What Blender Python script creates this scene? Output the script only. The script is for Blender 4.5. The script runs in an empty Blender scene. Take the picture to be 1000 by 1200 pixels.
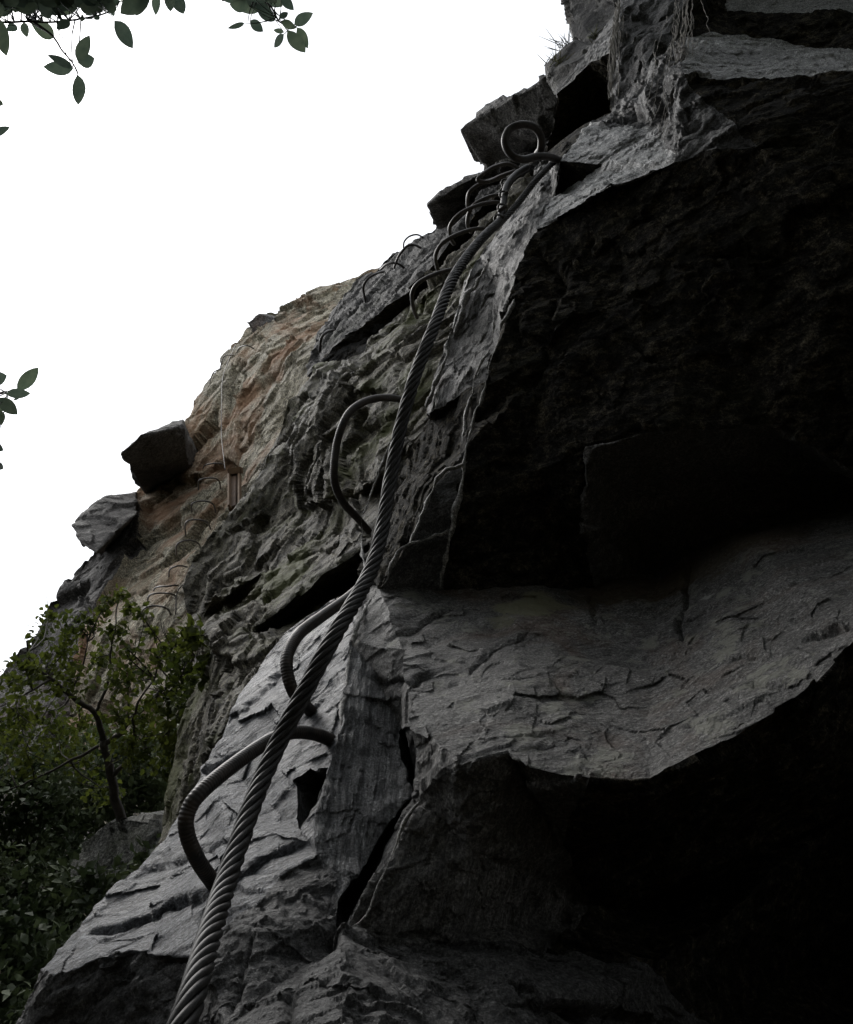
import bpy, bmesh, math, random
import numpy as np
from mathutils import Vector, Matrix

random.seed(7)
rng = np.random.default_rng(7)
R = math.radians
scene = bpy.context.scene
COL = scene.collection

# ------------------------------------------------------------------ camera
PITCH = R(38.0)
FPX = 1050.0                       # focal length in photograph pixels (1000 x 1200)
CAM = Vector((0.0, 0.0, 1.6))
camd = bpy.data.cameras.new('camera')
camd.sensor_fit = 'VERTICAL'
camd.sensor_height = 24.0
camd.lens = 24.0 * FPX / 1200.0
camd.clip_start = 0.02
camd.clip_end = 2000.0
cam = bpy.data.objects.new('camera', camd)
cam.location = CAM
cam.rotation_euler = (math.pi / 2 + PITCH, 0, 0)
COL.objects.link(cam)
scene.camera = cam

# ------------------------------------------------------------------ sky, sun, exposure
SUN_EL, SUN_AZ = R(52.0), R(-52.0)      # azimuth from +Y, negative = to the left
world = bpy.data.worlds.new('World')
scene.world = world
world.use_nodes = True
wn, wl = world.node_tree.nodes, world.node_tree.links
wn.clear()
wo = wn.new('ShaderNodeOutputWorld')
wb = wn.new('ShaderNodeBackground')
sky = wn.new('ShaderNodeTexSky')
sky.sky_type = 'NISHITA'
sky.sun_disc = False
sky.sun_elevation = SUN_EL
sky.sun_rotation = SUN_AZ
sky.air_density = 1.0
sky.dust_density = 3.0
hs = wn.new('ShaderNodeHueSaturation')
hs.inputs['Saturation'].default_value = 0.12       # overcast: the blue is gone
wl.new(sky.outputs[0], hs.inputs['Color'])
ov = wn.new('ShaderNodeMix'); ov.data_type = 'RGBA'          # an even cloud sheet evens the sky out
ov.inputs[0].default_value = 0.6
ov.inputs[7].default_value = (5.0, 5.25, 5.65, 1)
wl.new(hs.outputs[0], ov.inputs[6])
wl.new(ov.outputs[2], wb.inputs['Color'])
wb.inputs['Strength'].default_value = 0.15
wl.new(wb.outputs[0], wo.inputs['Surface'])

sund = bpy.data.lights.new('sun', 'SUN')
sund.energy = 0.9
sund.angle = R(25)
sund.color = (1.0, 0.97, 0.93)
sun = bpy.data.objects.new('sun', sund)
sd = Vector((math.sin(SUN_AZ) * math.cos(SUN_EL), math.cos(SUN_AZ) * math.cos(SUN_EL), math.sin(SUN_EL)))
sun.rotation_euler = sd.to_track_quat('Z', 'Y').to_euler()
COL.objects.link(sun)

vs = scene.view_settings
vs.view_transform = 'Standard'
vs.look = 'None'
vs.exposure = 0.9
vs.gamma = 1.0
vs.use_curve_mapping = False
scene.cycles.max_bounces = 5
scene.cycles.diffuse_bounces = 3

# ------------------------------------------------------------------ helpers
cp, sp = math.cos(PITCH), math.sin(PITCH)
AX = np.array([1.0, 0, 0]); AU = np.array([0, -sp, cp]); AF = np.array([0, cp, sp])
CAMN = np.array(CAM)

def PX(u, v, t):
    """a point of the place: seen at (u, v) in the photograph, t metres ahead of the lens"""
    return CAMN + t * (AF + AX * (u - 500.0) / FPX + AU * (600.0 - v) / FPX)

def camvec(x, y, z):
    a = AX * x + AU * y + AF * z
    return a / np.linalg.norm(a)

# --- vectorised noise
def _h(i, j, k, s):
    n = (i.astype(np.uint32) * np.uint32(374761393) + j.astype(np.uint32) * np.uint32(668265263)
         + k.astype(np.uint32) * np.uint32(2654435769) + np.uint32((s * 1274126177) & 0xFFFFFFFF))
    n ^= n >> np.uint32(13); n *= np.uint32(1274126177)
    n ^= n >> np.uint32(16); n *= np.uint32(2246822519)
    n ^= n >> np.uint32(15)
    return (n & np.uint32(0xFFFFFF)) * (1.0 / 0xFFFFFF)

def vnoise(p, s=0):
    i = np.floor(p); f = p - i
    f = f * f * f * (f * (f * 6 - 15) + 10)
    i = i.astype(np.int64)
    r = 0
    for dx in (0, 1):
        wx = f[:, 0] if dx else 1 - f[:, 0]
        for dy in (0, 1):
            wy = f[:, 1] if dy else 1 - f[:, 1]
            for dz in (0, 1):
                wz = f[:, 2] if dz else 1 - f[:, 2]
                r = r + wx * wy * wz * _h(i[:, 0] + dx, i[:, 1] + dy, i[:, 2] + dz, s)
    return r * 2 - 1

def fbm(p, octv=4, s=0, gain=0.5):
    a, r, tot = 1.0, 0, 0
    for o in range(octv):
        r = r + a * vnoise(p * (2.03 ** o) + 17.3 * o, s + o)
        tot += a; a *= gain
    return r / tot

def ridged(p, octv=3, s=0):
    a, r, tot = 1.0, 0, 0
    for o in range(octv):
        r = r + a * (1 - 2 * np.abs(vnoise(p * (2.03 ** o) + 9.1 * o, s + o)))
        tot += a; a *= 0.5
    return r / tot

def chunks(p, s=0, tilt=1.0):
    """fractured stone: every cell is a small tilted plane of its own; returns height"""
    i0 = np.floor(p).astype(np.int64)
    best = np.full(len(p), 1e9); h = np.zeros(len(p))
    for dx in (-1, 0, 1):
        for dy in (-1, 0, 1):
            for dz in (-1, 0, 1):
                a, b, c = i0[:, 0] + dx, i0[:, 1] + dy, i0[:, 2] + dz
                q = np.stack([a + _h(a, b, c, s), b + _h(a, b, c, s + 1), c + _h(a, b, c, s + 2)], 1)
                d = p - q
                r2 = (d * d).sum(1)
                g = np.stack([_h(a, b, c, s + 3), _h(a, b, c, s + 4), _h(a, b, c, s + 5)], 1) * 2 - 1
                hh = (_h(a, b, c, s + 6) * 2 - 1) * 0.6 + tilt * (g * d).sum(1)
                m = r2 < best
                best = np.where(m, r2, best); h = np.where(m, hh, h)
    return h

def stretch(p, axis, k):
    a = np.asarray(axis); a = a / np.linalg.norm(a)
    return p - k * (p @ a)[:, None] * a[None, :]

# --- objects
def tag(o, label=None, cat=None, group=None, kind=None):
    if label: o['label'] = label
    if cat: o['category'] = cat
    if group: o['group'] = group
    if kind: o['kind'] = kind
    return o

def link(name, mesh, parent=None):
    o = bpy.data.objects.new(name, mesh)
    COL.objects.link(o)
    if parent is not None:
        o.parent = parent
        o.matrix_parent_inverse = Matrix.Translation(-Vector(parent.location)) if parent.type == 'EMPTY' else Matrix.Identity(4)
    return o

def empty(name, loc):
    o = bpy.data.objects.new(name, None)
    o.location = Vector(loc); o.empty_display_size = 0.05
    COL.objects.link(o)
    return o

def mesh_np(name, V, F, mat, smooth=True):
    me = bpy.data.meshes.new(name)
    V = np.asarray(V, dtype=np.float32); F = np.asarray(F, dtype=np.int32)
    n = F.shape[1]
    me.vertices.add(len(V)); me.vertices.foreach_set('co', V.ravel())
    me.loops.add(F.size); me.loops.foreach_set('vertex_index', F.ravel())
    me.polygons.add(len(F))
    me.polygons.foreach_set('loop_start', np.arange(0, F.size, n, dtype=np.int32))
    me.polygons.foreach_set('loop_total', np.full(len(F), n, dtype=np.int32))
    me.polygons.foreach_set('use_smooth', np.full(len(F), smooth))
    me.update(calc_edges=True)
    if mat is not None:
        me.materials.append(mat)
    return me

def crpath(pts, step):
    """Catmull-Rom through pts (n,k); resampled about every `step` metres"""
    P = np.asarray(pts, float)
    P = np.vstack([2 * P[0] - P[1], P, 2 * P[-1] - P[-2]])
    out = []
    for i in range(1, len(P) - 2):
        n = max(2, int(np.linalg.norm(P[i + 1][:3] - P[i][:3]) / step))
        for s in np.arange(n) / n:
            out.append(0.5 * ((2 * P[i]) + (-P[i - 1] + P[i + 1]) * s + (2 * P[i - 1] - 5 * P[i] + 4 * P[i + 1] - P[i + 2]) * s * s
                              + (-P[i - 1] + 3 * P[i] - 3 * P[i + 1] + P[i + 2]) * s ** 3))
    out.append(P[-2])
    return np.array(out)

def frames(path):
    T = np.gradient(path, axis=0); T /= np.linalg.norm(T, axis=1)[:, None] + 1e-12
    N = np.zeros_like(T)
    a = np.array([0.3, 0.2, 0.9]); n = a - T[0] * (a @ T[0]); n /= np.linalg.norm(n); N[0] = n
    for i in range(1, len(T)):
        n = N[i - 1] - T[i] * (N[i - 1] @ T[i]); N[i] = n / (np.linalg.norm(n) + 1e-12)
    return T, N, np.cross(T, N)

def tube(path, rad, sides=10, caps=True):
    path = np.asarray(path, float); n = len(path)
    rad = np.full(n, rad) if np.isscalar(rad) else np.asarray(rad)
    T, N, B = frames(path)
    a = np.arange(sides) * 2 * math.pi / sides
    V = path[:, None, :] + rad[:, None, None] * (np.cos(a)[None, :, None] * N[:, None, :] + np.sin(a)[None, :, None] * B[:, None, :])
    V = V.reshape(-1, 3)
    i = np.arange(n - 1)[:, None] * sides; j = np.arange(sides)[None, :]; j2 = (j + 1) % sides
    F = np.stack([i + j, i + j2, i + sides + j2, i + sides + j], -1).reshape(-1, 4)
    if caps:
        c0, c1 = len(V), len(V) + 1
        V = np.vstack([V, path[0], path[-1]])
        e = (n - 1) * sides
        C0 = [[c0, (k + 1) % sides, k, c0] for k in range(sides)]
        C1 = [[c1, e + k, e + (k + 1) % sides, c1] for k in range(sides)]
        tri = np.array([[c[0], c[1], c[2]] for c in C0] + [[c[0], c[1], c[2]] for c in C1])
        F3 = np.vstack([F[:, [0, 1, 2]], F[:, [0, 2, 3]], tri])
        return V, F3
    return V, np.vstack([F[:, [0, 1, 2]], F[:, [0, 2, 3]]])

def join(parts):
    Vs, Fs, o = [], [], 0
    for V, F in parts:
        Vs.append(V); Fs.append(np.asarray(F) + o); o += len(V)
    return np.vstack(Vs), np.vstack(Fs)

# ------------------------------------------------------------------ materials
def nodes_of(name):
    m = bpy.data.materials.new(name); m.use_nodes = True
    nt = m.node_tree; nt.nodes.clear()
    out = nt.nodes.new('ShaderNodeOutputMaterial'); b = nt.nodes.new('ShaderNodeBsdfPrincipled')
    nt.links.new(b.outputs[0], out.inputs['Surface'])
    return m, nt, b

def nnoise(nt, vec, scale, detail=6, rough=0.6, dist=0.0):
    n = nt.nodes.new('ShaderNodeTexNoise')
    n.inputs['Scale'].default_value = scale; n.inputs['Detail'].default_value = detail
    n.inputs['Roughness'].default_value = rough; n.inputs['Distortion'].default_value = dist
    nt.links.new(vec, n.inputs['Vector'])
    return n.outputs['Fac']

def nramp(nt, fac, stops):
    r = nt.nodes.new('ShaderNodeValToRGB')
    e = r.color_ramp.elements
    e[0].position, e[0].color = stops[0][0], (*stops[0][1], 1)
    e[1].position, e[1].color = stops[-1][0], (*stops[-1][1], 1)
    for p, c in stops[1:-1]:
        q = e.new(p); q.color = (*c, 1)
    nt.links.new(fac, r.inputs['Fac'])
    return r.outputs['Color']

def nmix(nt, fac, a, b, mode='MIX'):
    m = nt.nodes.new('ShaderNodeMix'); m.data_type = 'RGBA'; m.blend_type = mode
    for s, v in ((m.inputs[0], fac), (m.inputs[6], a), (m.inputs[7], b)):
        if hasattr(v, 'links'): nt.links.new(v, s)
        else: s.default_value = v if not isinstance(v, tuple) else (*v, 1)
    return m.outputs[2]

def nmath(nt, op, a, b=0.0):
    m = nt.nodes.new('ShaderNodeMath'); m.operation = op
    for s, v in ((m.inputs[0], a), (m.inputs[1], b)):
        if hasattr(v, 'links'): nt.links.new(v, s)
        else: s.default_value = v
    return m.outputs[0]

G = lambda x: (x, x, x)

def rock_mat(name, c_dark, c_mid, c_light, size=1.0, axis=None, k=0.8, rough=(0.42, 0.7), bump=1.0,
             moss=0.0, rust=0.0, lichen=0.0, moss_col=(0.05, 0.06, 0.015), rust_col=(0.17, 0.085, 0.04), spec=0.5, moss_at=0.60, rust_at=0.5, lichen_at=0.66, spots=()):
    m, nt, b = nodes_of(name)
    tc = nt.nodes.new('ShaderNodeTexCoord'); P = tc.outputs['Object']
    if axis is not None:
        d = nt.nodes.new('ShaderNodeVectorMath'); d.operation = 'DOT_PRODUCT'
        nt.links.new(P, d.inputs[0]); d.inputs[1].default_value = tuple(axis)
        s = nt.nodes.new('ShaderNodeVectorMath'); s.operation = 'SCALE'
        s.inputs[0].default_value = tuple(np.asarray(axis) * k)
        nt.links.new(d.outputs['Value'], s.inputs['Scale'])
        q = nt.nodes.new('ShaderNodeVectorMath'); q.operation = 'SUBTRACT'
        nt.links.new(P, q.inputs[0]); nt.links.new(s.outputs[0], q.inputs[1])
        Q = q.outputs[0]
    else:
        Q = P
    big = nnoise(nt, P, 4.0 / size, 5, 0.6, 0.4)
    mid = nnoise(nt, Q, 48.0 / size, 9, 0.72, 0.2)
    fin = nnoise(nt, Q, 170.0 / size, 6, 0.75)
    grain = nnoise(nt, P, 300.0 / max(size, 1.0), 5, 0.85)
    c = nramp(nt, mid, [(0.32, c_dark), (0.5, c_mid), (0.68, c_light)])
    c = nmix(nt, 0.75, c, nramp(nt, big, [(0.3, G(0.55)), (0.5, G(0.95)), (0.72, G(1.35))]), 'MULTIPLY')
    c = nmix(nt, 0.8, c, nramp(nt, fin, [(0.38, G(0.4)), (0.5, G(0.95)), (0.62, G(1.65))]), 'MULTIPLY')
    c = nmix(nt, 0.75, c, nramp(nt, grain, [(0.41, G(0.2)), (0.5, G(0.85)), (0.60, G(2.3))]), 'MULTIPLY')
    if rust:
        f = nramp(nt, nnoise(nt, P, 3.1 / size, 6, 0.65, 0.8), [(rust_at, G(0)), (rust_at + 0.13, G(rust))])
        c = nmix(nt, f, c, nmix(nt, mid, tuple(np.array(rust_col) * 0.6), tuple(np.array(rust_col) * 1.5)))
    if lichen:
        f = nramp(nt, nmath(nt, 'ADD', nnoise(nt, P, 9.0 / size, 8, 0.72), nmath(nt, 'MULTIPLY', fin, 0.12)), [(lichen_at, G(0)), (lichen_at + 0.05, G(lichen))])
        c = nmix(nt, f, c, (0.36, 0.36, 0.30))
    if moss:
        f = nramp(nt, nmath(nt, 'ADD', nnoise(nt, P, 5.3 / size, 7, 0.7, 0.5), nmath(nt, 'MULTIPLY', fin, 0.15)), [(moss_at, G(0)), (moss_at + 0.12, G(moss))])
        c = nmix(nt, f, c, moss_col)
    for pos, rad, col, op in spots:                     # patches of lichen or stain where the photograph shows them
        ge = nt.nodes.new('ShaderNodeNewGeometry')
        ds = nt.nodes.new('ShaderNodeVectorMath'); ds.operation = 'DISTANCE'
        nt.links.new(ge.outputs['Position'], ds.inputs[0]); ds.inputs[1].default_value = tuple(pos)
        e = nmath(nt, 'ADD', nmath(nt, 'DIVIDE', ds.outputs['Value'], rad), nmath(nt, 'MULTIPLY', nmath(nt, 'SUBTRACT', nnoise(nt, P, 0.9 / rad, 6, 0.7), 0.5), 2.4))
        f = nramp(nt, e, [(0.75, G(op)), (1.0, G(0))])
        c = nmix(nt, f, c, nmix(nt, fin, tuple(np.array(col) * 0.6), tuple(np.array(col) * 1.4)))
    nt.links.new(c, b.inputs['Base Color'])
    rg = nramp(nt, nmath(nt, 'ADD', nmath(nt, 'MULTIPLY', big, 0.5), nmath(nt, 'MULTIPLY', fin, 0.5)), [(0.35, G(rough[0])), (0.65, G(rough[1]))])
    nt.links.new(rg, b.inputs['Roughness'])
    b.inputs['Specular IOR Level'].default_value = spec
    h = nmath(nt, 'ADD', nmath(nt, 'MULTIPLY', mid, 1.0), nmath(nt, 'MULTIPLY', fin, 0.42))
    h = nmath(nt, 'ADD', h, nmath(nt, 'MULTIPLY', grain, 0.1))
    vo = nt.nodes.new('ShaderNodeTexVoronoi'); vo.feature = 'DISTANCE_TO_EDGE'
    vo.inputs['Scale'].default_value = 11.0 / size
    wq = nt.nodes.new('ShaderNodeVectorMath'); wq.operation = 'ADD'
    nz = nt.nodes.new('ShaderNodeTexNoise'); nz.inputs['Scale'].default_value = 20.0 / size; nt.links.new(Q, nz.inputs['Vector'])
    sc = nt.nodes.new('ShaderNodeVectorMath'); sc.operation = 'SCALE'; sc.inputs['Scale'].default_value = 0.09 * size
    nt.links.new(nz.outputs['Color'], sc.inputs[0]); nt.links.new(P, wq.inputs[0]); nt.links.new(sc.outputs[0], wq.inputs[1])
    nt.links.new(wq.outputs[0], vo.inputs['Vector'])
    crack = nramp(nt, vo.outputs['Distance'], [(0.0, G(0)), (0.035, G(1))])
    h = nmath(nt, 'ADD', h, nmath(nt, 'MULTIPLY', crack, 0.05))
    bp = nt.nodes.new('ShaderNodeBump'); bp.inputs['Strength'].default_value = 1.0
    bp.inputs['Distance'].default_value = 0.016 * size * bump
    nt.links.new(h, bp.inputs['Height']); nt.links.new(bp.outputs[0], b.inputs['Normal'])
    return m

def simple_mat(name, c1, c2, scale=80, rough=0.6, metallic=0.0, bump=0.0, spec=0.5):
    m, nt, b = nodes_of(name)
    P = nt.nodes.new('ShaderNodeTexCoord').outputs['Object']
    n = nnoise(nt, P, scale, 6, 0.65)
    nt.links.new(nramp(nt, n, [(0.35, c1), (0.65, c2)]), b.inputs['Base Color'])
    b.inputs['Roughness'].default_value = rough; b.inputs['Metallic'].default_value = metallic
    b.inputs['Specular IOR Level'].default_value = spec
    if bump:
        bp = nt.nodes.new('ShaderNodeBump'); bp.inputs['Distance'].default_value = bump
        nt.links.new(n, bp.inputs['Height']); nt.links.new(bp.outputs[0], b.inputs['Normal'])
    return m

def leaf_mat(name, c1, c2, scale, trans=0.25, rough=0.5):
    m, nt, b = nodes_of(name)
    P = nt.nodes.new('ShaderNodeTexCoord').outputs['Object']
    n = nnoise(nt, P, scale, 3, 0.6)
    c = nramp(nt, n, [(0.35, c1), (0.65, c2)])
    oi = nt.nodes.new('ShaderNodeObjectInfo')
    c = nmix(nt, 0.8, c, nramp(nt, oi.outputs['Random'], [(0.0, (0.6, 0.65, 0.7)), (0.5, G(1.0)), (1.0, (1.35, 1.3, 1.1))]), 'MULTIPLY')
    nt.links.new(c, b.inputs['Base Color'])
    b.inputs['Roughness'].default_value = rough
    tr = nt.nodes.new('ShaderNodeBsdfTranslucent'); nt.links.new(c, tr.inputs['Color'])
    mx = nt.nodes.new('ShaderNodeMixShader'); mx.inputs[0].default_value = trans
    nt.links.new(b.outputs[0], mx.inputs[1]); nt.links.new(tr.outputs[0], mx.inputs[2])
    out = [n for n in nt.nodes if n.type == 'OUTPUT_MATERIAL'][0]
    nt.links.new(mx.outputs[0], out.inputs['Surface'])
    return m

AX_SLAB = camvec(0.80, 0.52, 0.15)
AX_WALL = camvec(0.97, 0.12, -0.2)
AX_RIB = camvec(-0.12, 0.97, 0.2)
AX_FIB = camvec(0.0, 0.41, 0.91)
AX_STRIP = camvec(0.23, 0.8, 0.55)
AX_LIT = camvec(0.68, 0.18, -0.7)
AX_LEDGE = camvec(0.92, 0.33, 0.1)
AX_MID = camvec(0.25, 0.85, 0.4)
M = {
    'slab': rock_mat('wet_grey_schist', (0.06, 0.063, 0.07), (0.128, 0.134, 0.148), (0.25, 0.26, 0.28), 0.55, AX_SLAB, 0.68, (0.36, 0.62), 2.6, spec=0.45),
    'lit': rock_mat('lit_schist_ledge', G(0.26), (0.40, 0.40, 0.392), G(0.52), 0.8, AX_LIT, 0.8, (0.5, 0.7), 1.1),  # same schist with albedo raised: skylight on the ledges put into the colour
    'ledge': rock_mat('grey_schist_ledge', (0.09, 0.087, 0.082), (0.19, 0.185, 0.176), (0.33, 0.322, 0.308), 0.6, AX_LEDGE, 0.4, (0.5, 0.75), 2.3, rust=0.4, lichen=0.75, lichen_at=0.615, spec=0.4,
                      spots=[(PX(612, 722, 1.40), .05, (0.33, 0.32, 0.2), .8), (PX(640, 712, 1.44), .045, (0.33, 0.32, 0.2), .8), (PX(826, 690, 1.31), .017, (0.5, 0.5, 0.47), .95), (PX(590, 735, 1.36), .03, (0.3, 0.29, 0.19), .7),
                             (PX(740, 672, 1.52), .11, (0.11, 0.075, 0.035), .75), (PX(860, 650, 1.48), .12, (0.13, 0.095, 0.05), .6)]),
    'wall': rock_mat('shaded_schist_overhang', (0.009, 0.009, 0.008), (0.032, 0.029, 0.024), (0.15, 0.13, 0.092), 0.8, AX_WALL, 0.35, (0.7, 0.9), 0.9, moss=0.5, moss_col=(0.022, 0.022, 0.01), spec=0.06),  # albedo cut near black: shade of overhangs and crevices put into the colour
    'foot': rock_mat('dull_grey_schist', (0.06, 0.059, 0.057), (0.105, 0.103, 0.10), (0.175, 0.172, 0.167), 1.0, AX_SLAB, 0.6, (0.5, 0.75), 1.2, spec=0.4),
    'rib': rock_mat('fibrous_grey_schist', G(0.05), (0.20, 0.20, 0.203), G(0.48), 0.4, AX_FIB, 0.93, (0.5, 0.75), 3.2),
    'strip': rock_mat('brown_grey_schist', (0.085, 0.081, 0.075), (0.155, 0.149, 0.138), (0.25, 0.24, 0.225), 0.6, AX_STRIP, 0.85, (0.5, 0.75), 1.4),
    'mid': rock_mat('mossy_schist', (0.06, 0.055, 0.041), (0.145, 0.131, 0.097), (0.27, 0.25, 0.19), 2.0, AX_MID, 0.65, (0.6, 0.85), 1.4, moss=0.75, lichen=0.25, spec=0.3, moss_col=(0.10, 0.105, 0.03)),
    'mossy': rock_mat('moss_flecked_schist', (0.07, 0.064, 0.048), (0.165, 0.15, 0.112), (0.30, 0.28, 0.215), 2.0, AX_SLAB, 0.65, (0.6, 0.85), 1.4, moss=0.9, lichen=0.3, spec=0.3, moss_col=(0.105, 0.115, 0.03), moss_at=0.56),
    'upper': rock_mat('grey_brown_schist', (0.033, 0.031, 0.028), (0.07, 0.066, 0.061), (0.125, 0.12, 0.11), 2.6, camvec(0.8, 0.55, 0.2), 0.6, (0.6, 0.85), 1.2, moss=0.3, spec=0.3),
    'crest': rock_mat('crest_schist', (0.09, 0.085, 0.078), (0.17, 0.16, 0.147), (0.28, 0.265, 0.245), 2.6, AX_RIB, 0.5, (0.6, 0.85), 1.2, spec=0.3),
    'far': rock_mat('ochre_lichen_cliff', (0.22, 0.198, 0.145), (0.41, 0.37, 0.275), (0.55, 0.51, 0.40), 6.5, camvec(0.7, 0.5, 0.3), 0.4, (0.7, 0.9), 1.4, moss=0.3, rust=0.85, lichen=0.3, rust_col=(0.34, 0.19, 0.105), moss_col=(0.17, 0.17, 0.095), spec=0.2, rust_at=0.465),
    'fardark': rock_mat('dark_cliff_block', (0.06, 0.056, 0.052), (0.12, 0.112, 0.105), (0.20, 0.19, 0.175), 6.0, None, 0, (0.7, 0.9), 1.0, rust=0.3, spec=0.2),
    'darkblock': rock_mat('dark_jutting_block', (0.035, 0.033, 0.031), (0.075, 0.071, 0.066), (0.13, 0.122, 0.113), 4.0, None, 0, (0.7, 0.9), 1.0, spec=0.2),  # a darker even stone tone for the jutting block
    'boulder': rock_mat('boulder_stone', (0.08, 0.08, 0.07), (0.16, 0.16, 0.142), (0.26, 0.26, 0.235), 3.0, None, 0, (0.7, 0.9), 1.0, moss=0.5, spec=0.2),
    'vein': rock_mat('lit_flake_edge', (0.2, 0.195, 0.185), (0.34, 0.33, 0.31), (0.48, 0.47, 0.44), 0.8, None, 0, (0.5, 0.75), 0.8),  # rock colour lightened to paint the sky's light on thin edges
    'iron': simple_mat('weathered_iron', (0.022, 0.021, 0.020), (0.066, 0.052, 0.042), 60, 0.5, 0.15, 0.0006, 0.4),
    'steel': simple_mat('galvanised_cable', (0.010, 0.0097, 0.009), (0.034, 0.031, 0.028), 160, 0.55, 0.0, 0.0005, 0.3),
    'bark': simple_mat('dark_bark', (0.025, 0.02, 0.015), (0.06, 0.05, 0.04), 40, 0.85, 0, 0.004),
    'twig': simple_mat('twig_bark', (0.03, 0.025, 0.02), (0.06, 0.05, 0.04), 120, 0.8, 0, 0.0005),
    'wood': simple_mat('weathered_timber', (0.035, 0.017, 0.007), (0.075, 0.04, 0.016), 12, 0.8, 0, 0.004),
    'woodtop': simple_mat('pale_cut_timber', (0.07, 0.038, 0.017), (0.12, 0.07, 0.03), 12, 0.8, 0, 0.004),
    'soil': simple_mat('forest_floor', (0.02, 0.016, 0.01), (0.06, 0.05, 0.03), 6, 0.95, 0, 0.03, 0.1),
    'leaf': leaf_mat('glossy_leaf', (0.062, 0.09, 0.066), (0.095, 0.125, 0.09), 60, 0.55, 0.4),
    'bush': leaf_mat('shrub_leaf', (0.055, 0.075, 0.012), (0.15, 0.17, 0.028), 9, 0.45, 0.8),
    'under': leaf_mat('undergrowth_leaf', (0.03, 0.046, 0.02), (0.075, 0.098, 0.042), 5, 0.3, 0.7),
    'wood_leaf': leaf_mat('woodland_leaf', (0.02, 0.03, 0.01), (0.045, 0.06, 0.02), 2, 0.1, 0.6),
    'grass': leaf_mat('dry_grass', (0.10, 0.11, 0.04), (0.2, 0.19, 0.09), 20, 0.3, 0.7),
    'root': simple_mat('dry_rootlets', (0.14, 0.13, 0.11), (0.28, 0.26, 0.23), 60, 0.85),
}

# ------------------------------------------------------------------ rock builder
def refine(V, T, grp, lim, passes=12, aw=0.45, hid=None):
    """split every edge whose angular length exceeds lim (in photograph pixels)"""
    V = np.asarray(V, float); T = np.asarray(T, np.int64); grp = np.asarray(grp, int)
    H = np.zeros(len(V)) if hid is None else np.asarray(hid, float)     # 1 = folded away at the back, may stay coarse
    for _ in range(passes):
        K = np.int64(len(V))
        A = np.concatenate([T[:, 0], T[:, 1], T[:, 2]]); B = np.concatenate([T[:, 1], T[:, 2], T[:, 0]])
        uq, inv = np.unique(np.minimum(A, B) * K + np.maximum(A, B), return_inverse=True)
        U = np.stack([uq // K, uq % K], 1)
        e = V[U[:, 0]] - V[U[:, 1]]
        d = np.linalg.norm(e, axis=1)
        c = 0.5 * (V[U[:, 0]] + V[U[:, 1]]) - CAMN
        dist = np.linalg.norm(c, axis=1)
        along = np.abs((e * c).sum(1)) / dist
        across = np.sqrt(np.maximum(d * d - along * along, 0))
        px = np.sqrt(across ** 2 + (aw * along) ** 2) / dist * FPX
        z = np.maximum(c @ AF, 1e-3); uu = (c @ AX) / z * FPX; vv = (c @ AU) / z * FPX
        out = np.maximum(np.abs(uu) - 520, np.abs(vv) - 620)
        long = px > lim * (1 + np.clip(out / 40, 0, 6)) * (1 + 5 * np.clip(np.maximum(H[U[:, 0]], H[U[:, 1]]) * 2.5 - .15, 0, 1))
        if not long.any(): break
        mid = np.full(len(U), -1, np.int64); mid[long] = len(V) + np.arange(long.sum())
        V = np.vstack([V, 0.5 * (V[U[long, 0]] + V[U[long, 1]])])
        H = np.concatenate([H, 0.5 * (H[U[long, 0]] + H[U[long, 1]])])
        n = len(T); m = np.stack([mid[inv[:n]], mid[inv[n:2 * n]], mid[inv[2 * n:]]], 1)
        cnt = (m >= 0).sum(1)
        newT, newG = [T[cnt == 0]], [grp[cnt == 0]]
        s = cnt == 3
        if s.any():
            a, b, c = T[s].T; x, y, z = m[s].T
            newT += [np.stack(q, 1) for q in ((a, x, z), (x, b, y), (z, y, c), (x, y, z))]; newG += [grp[s]] * 4
        for r in range(3):
            s = (cnt == 1) & (m[:, r] >= 0)
            if s.any():
                t = np.roll(T[s], -r, 1); a, b, c = t.T; x = m[s, r]
                newT += [np.stack((a, x, c), 1), np.stack((x, b, c), 1)]; newG += [grp[s]] * 2
            s = (cnt == 2) & (m[:, r] < 0)          # edge r stays whole
            if s.any():
                t = np.roll(T[s], -r, 1); mm = np.roll(m[s], -r, 1)
                a, b, c = t.T; y, z = mm[:, 1], mm[:, 2]
                newT += [np.stack((z, y, c), 1), np.stack((a, b, y), 1), np.stack((a, y, z), 1)]; newG += [grp[s]] * 3
        T = np.vstack(newT); grp = np.concatenate(newG)
    return V, T, grp

def scatter(idx, vals, n):
    return np.stack([np.bincount(idx, vals[:, k], n) for k in range(3)], 1)

def vnormals(V, T):
    fn = np.cross(V[T[:, 1]] - V[T[:, 0]], V[T[:, 2]] - V[T[:, 0]])
    N = scatter(T.T.ravel(), np.vstack([fn] * 3), len(V))
    return N / (np.linalg.norm(N, axis=1)[:, None] + 1e-20)

def smooth_field(N, T, it):
    ia = np.concatenate([T[:, 0], T[:, 1], T[:, 2]]); ib = np.concatenate([T[:, 1], T[:, 2], T[:, 0]])
    idx = np.concatenate([ia, ib]); src = np.concatenate([ib, ia])
    for _ in range(it):
        A = N + scatter(idx, N[src], len(N))
        N = A / (np.linalg.norm(A, axis=1)[:, None] + 1e-20)
    return N

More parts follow.
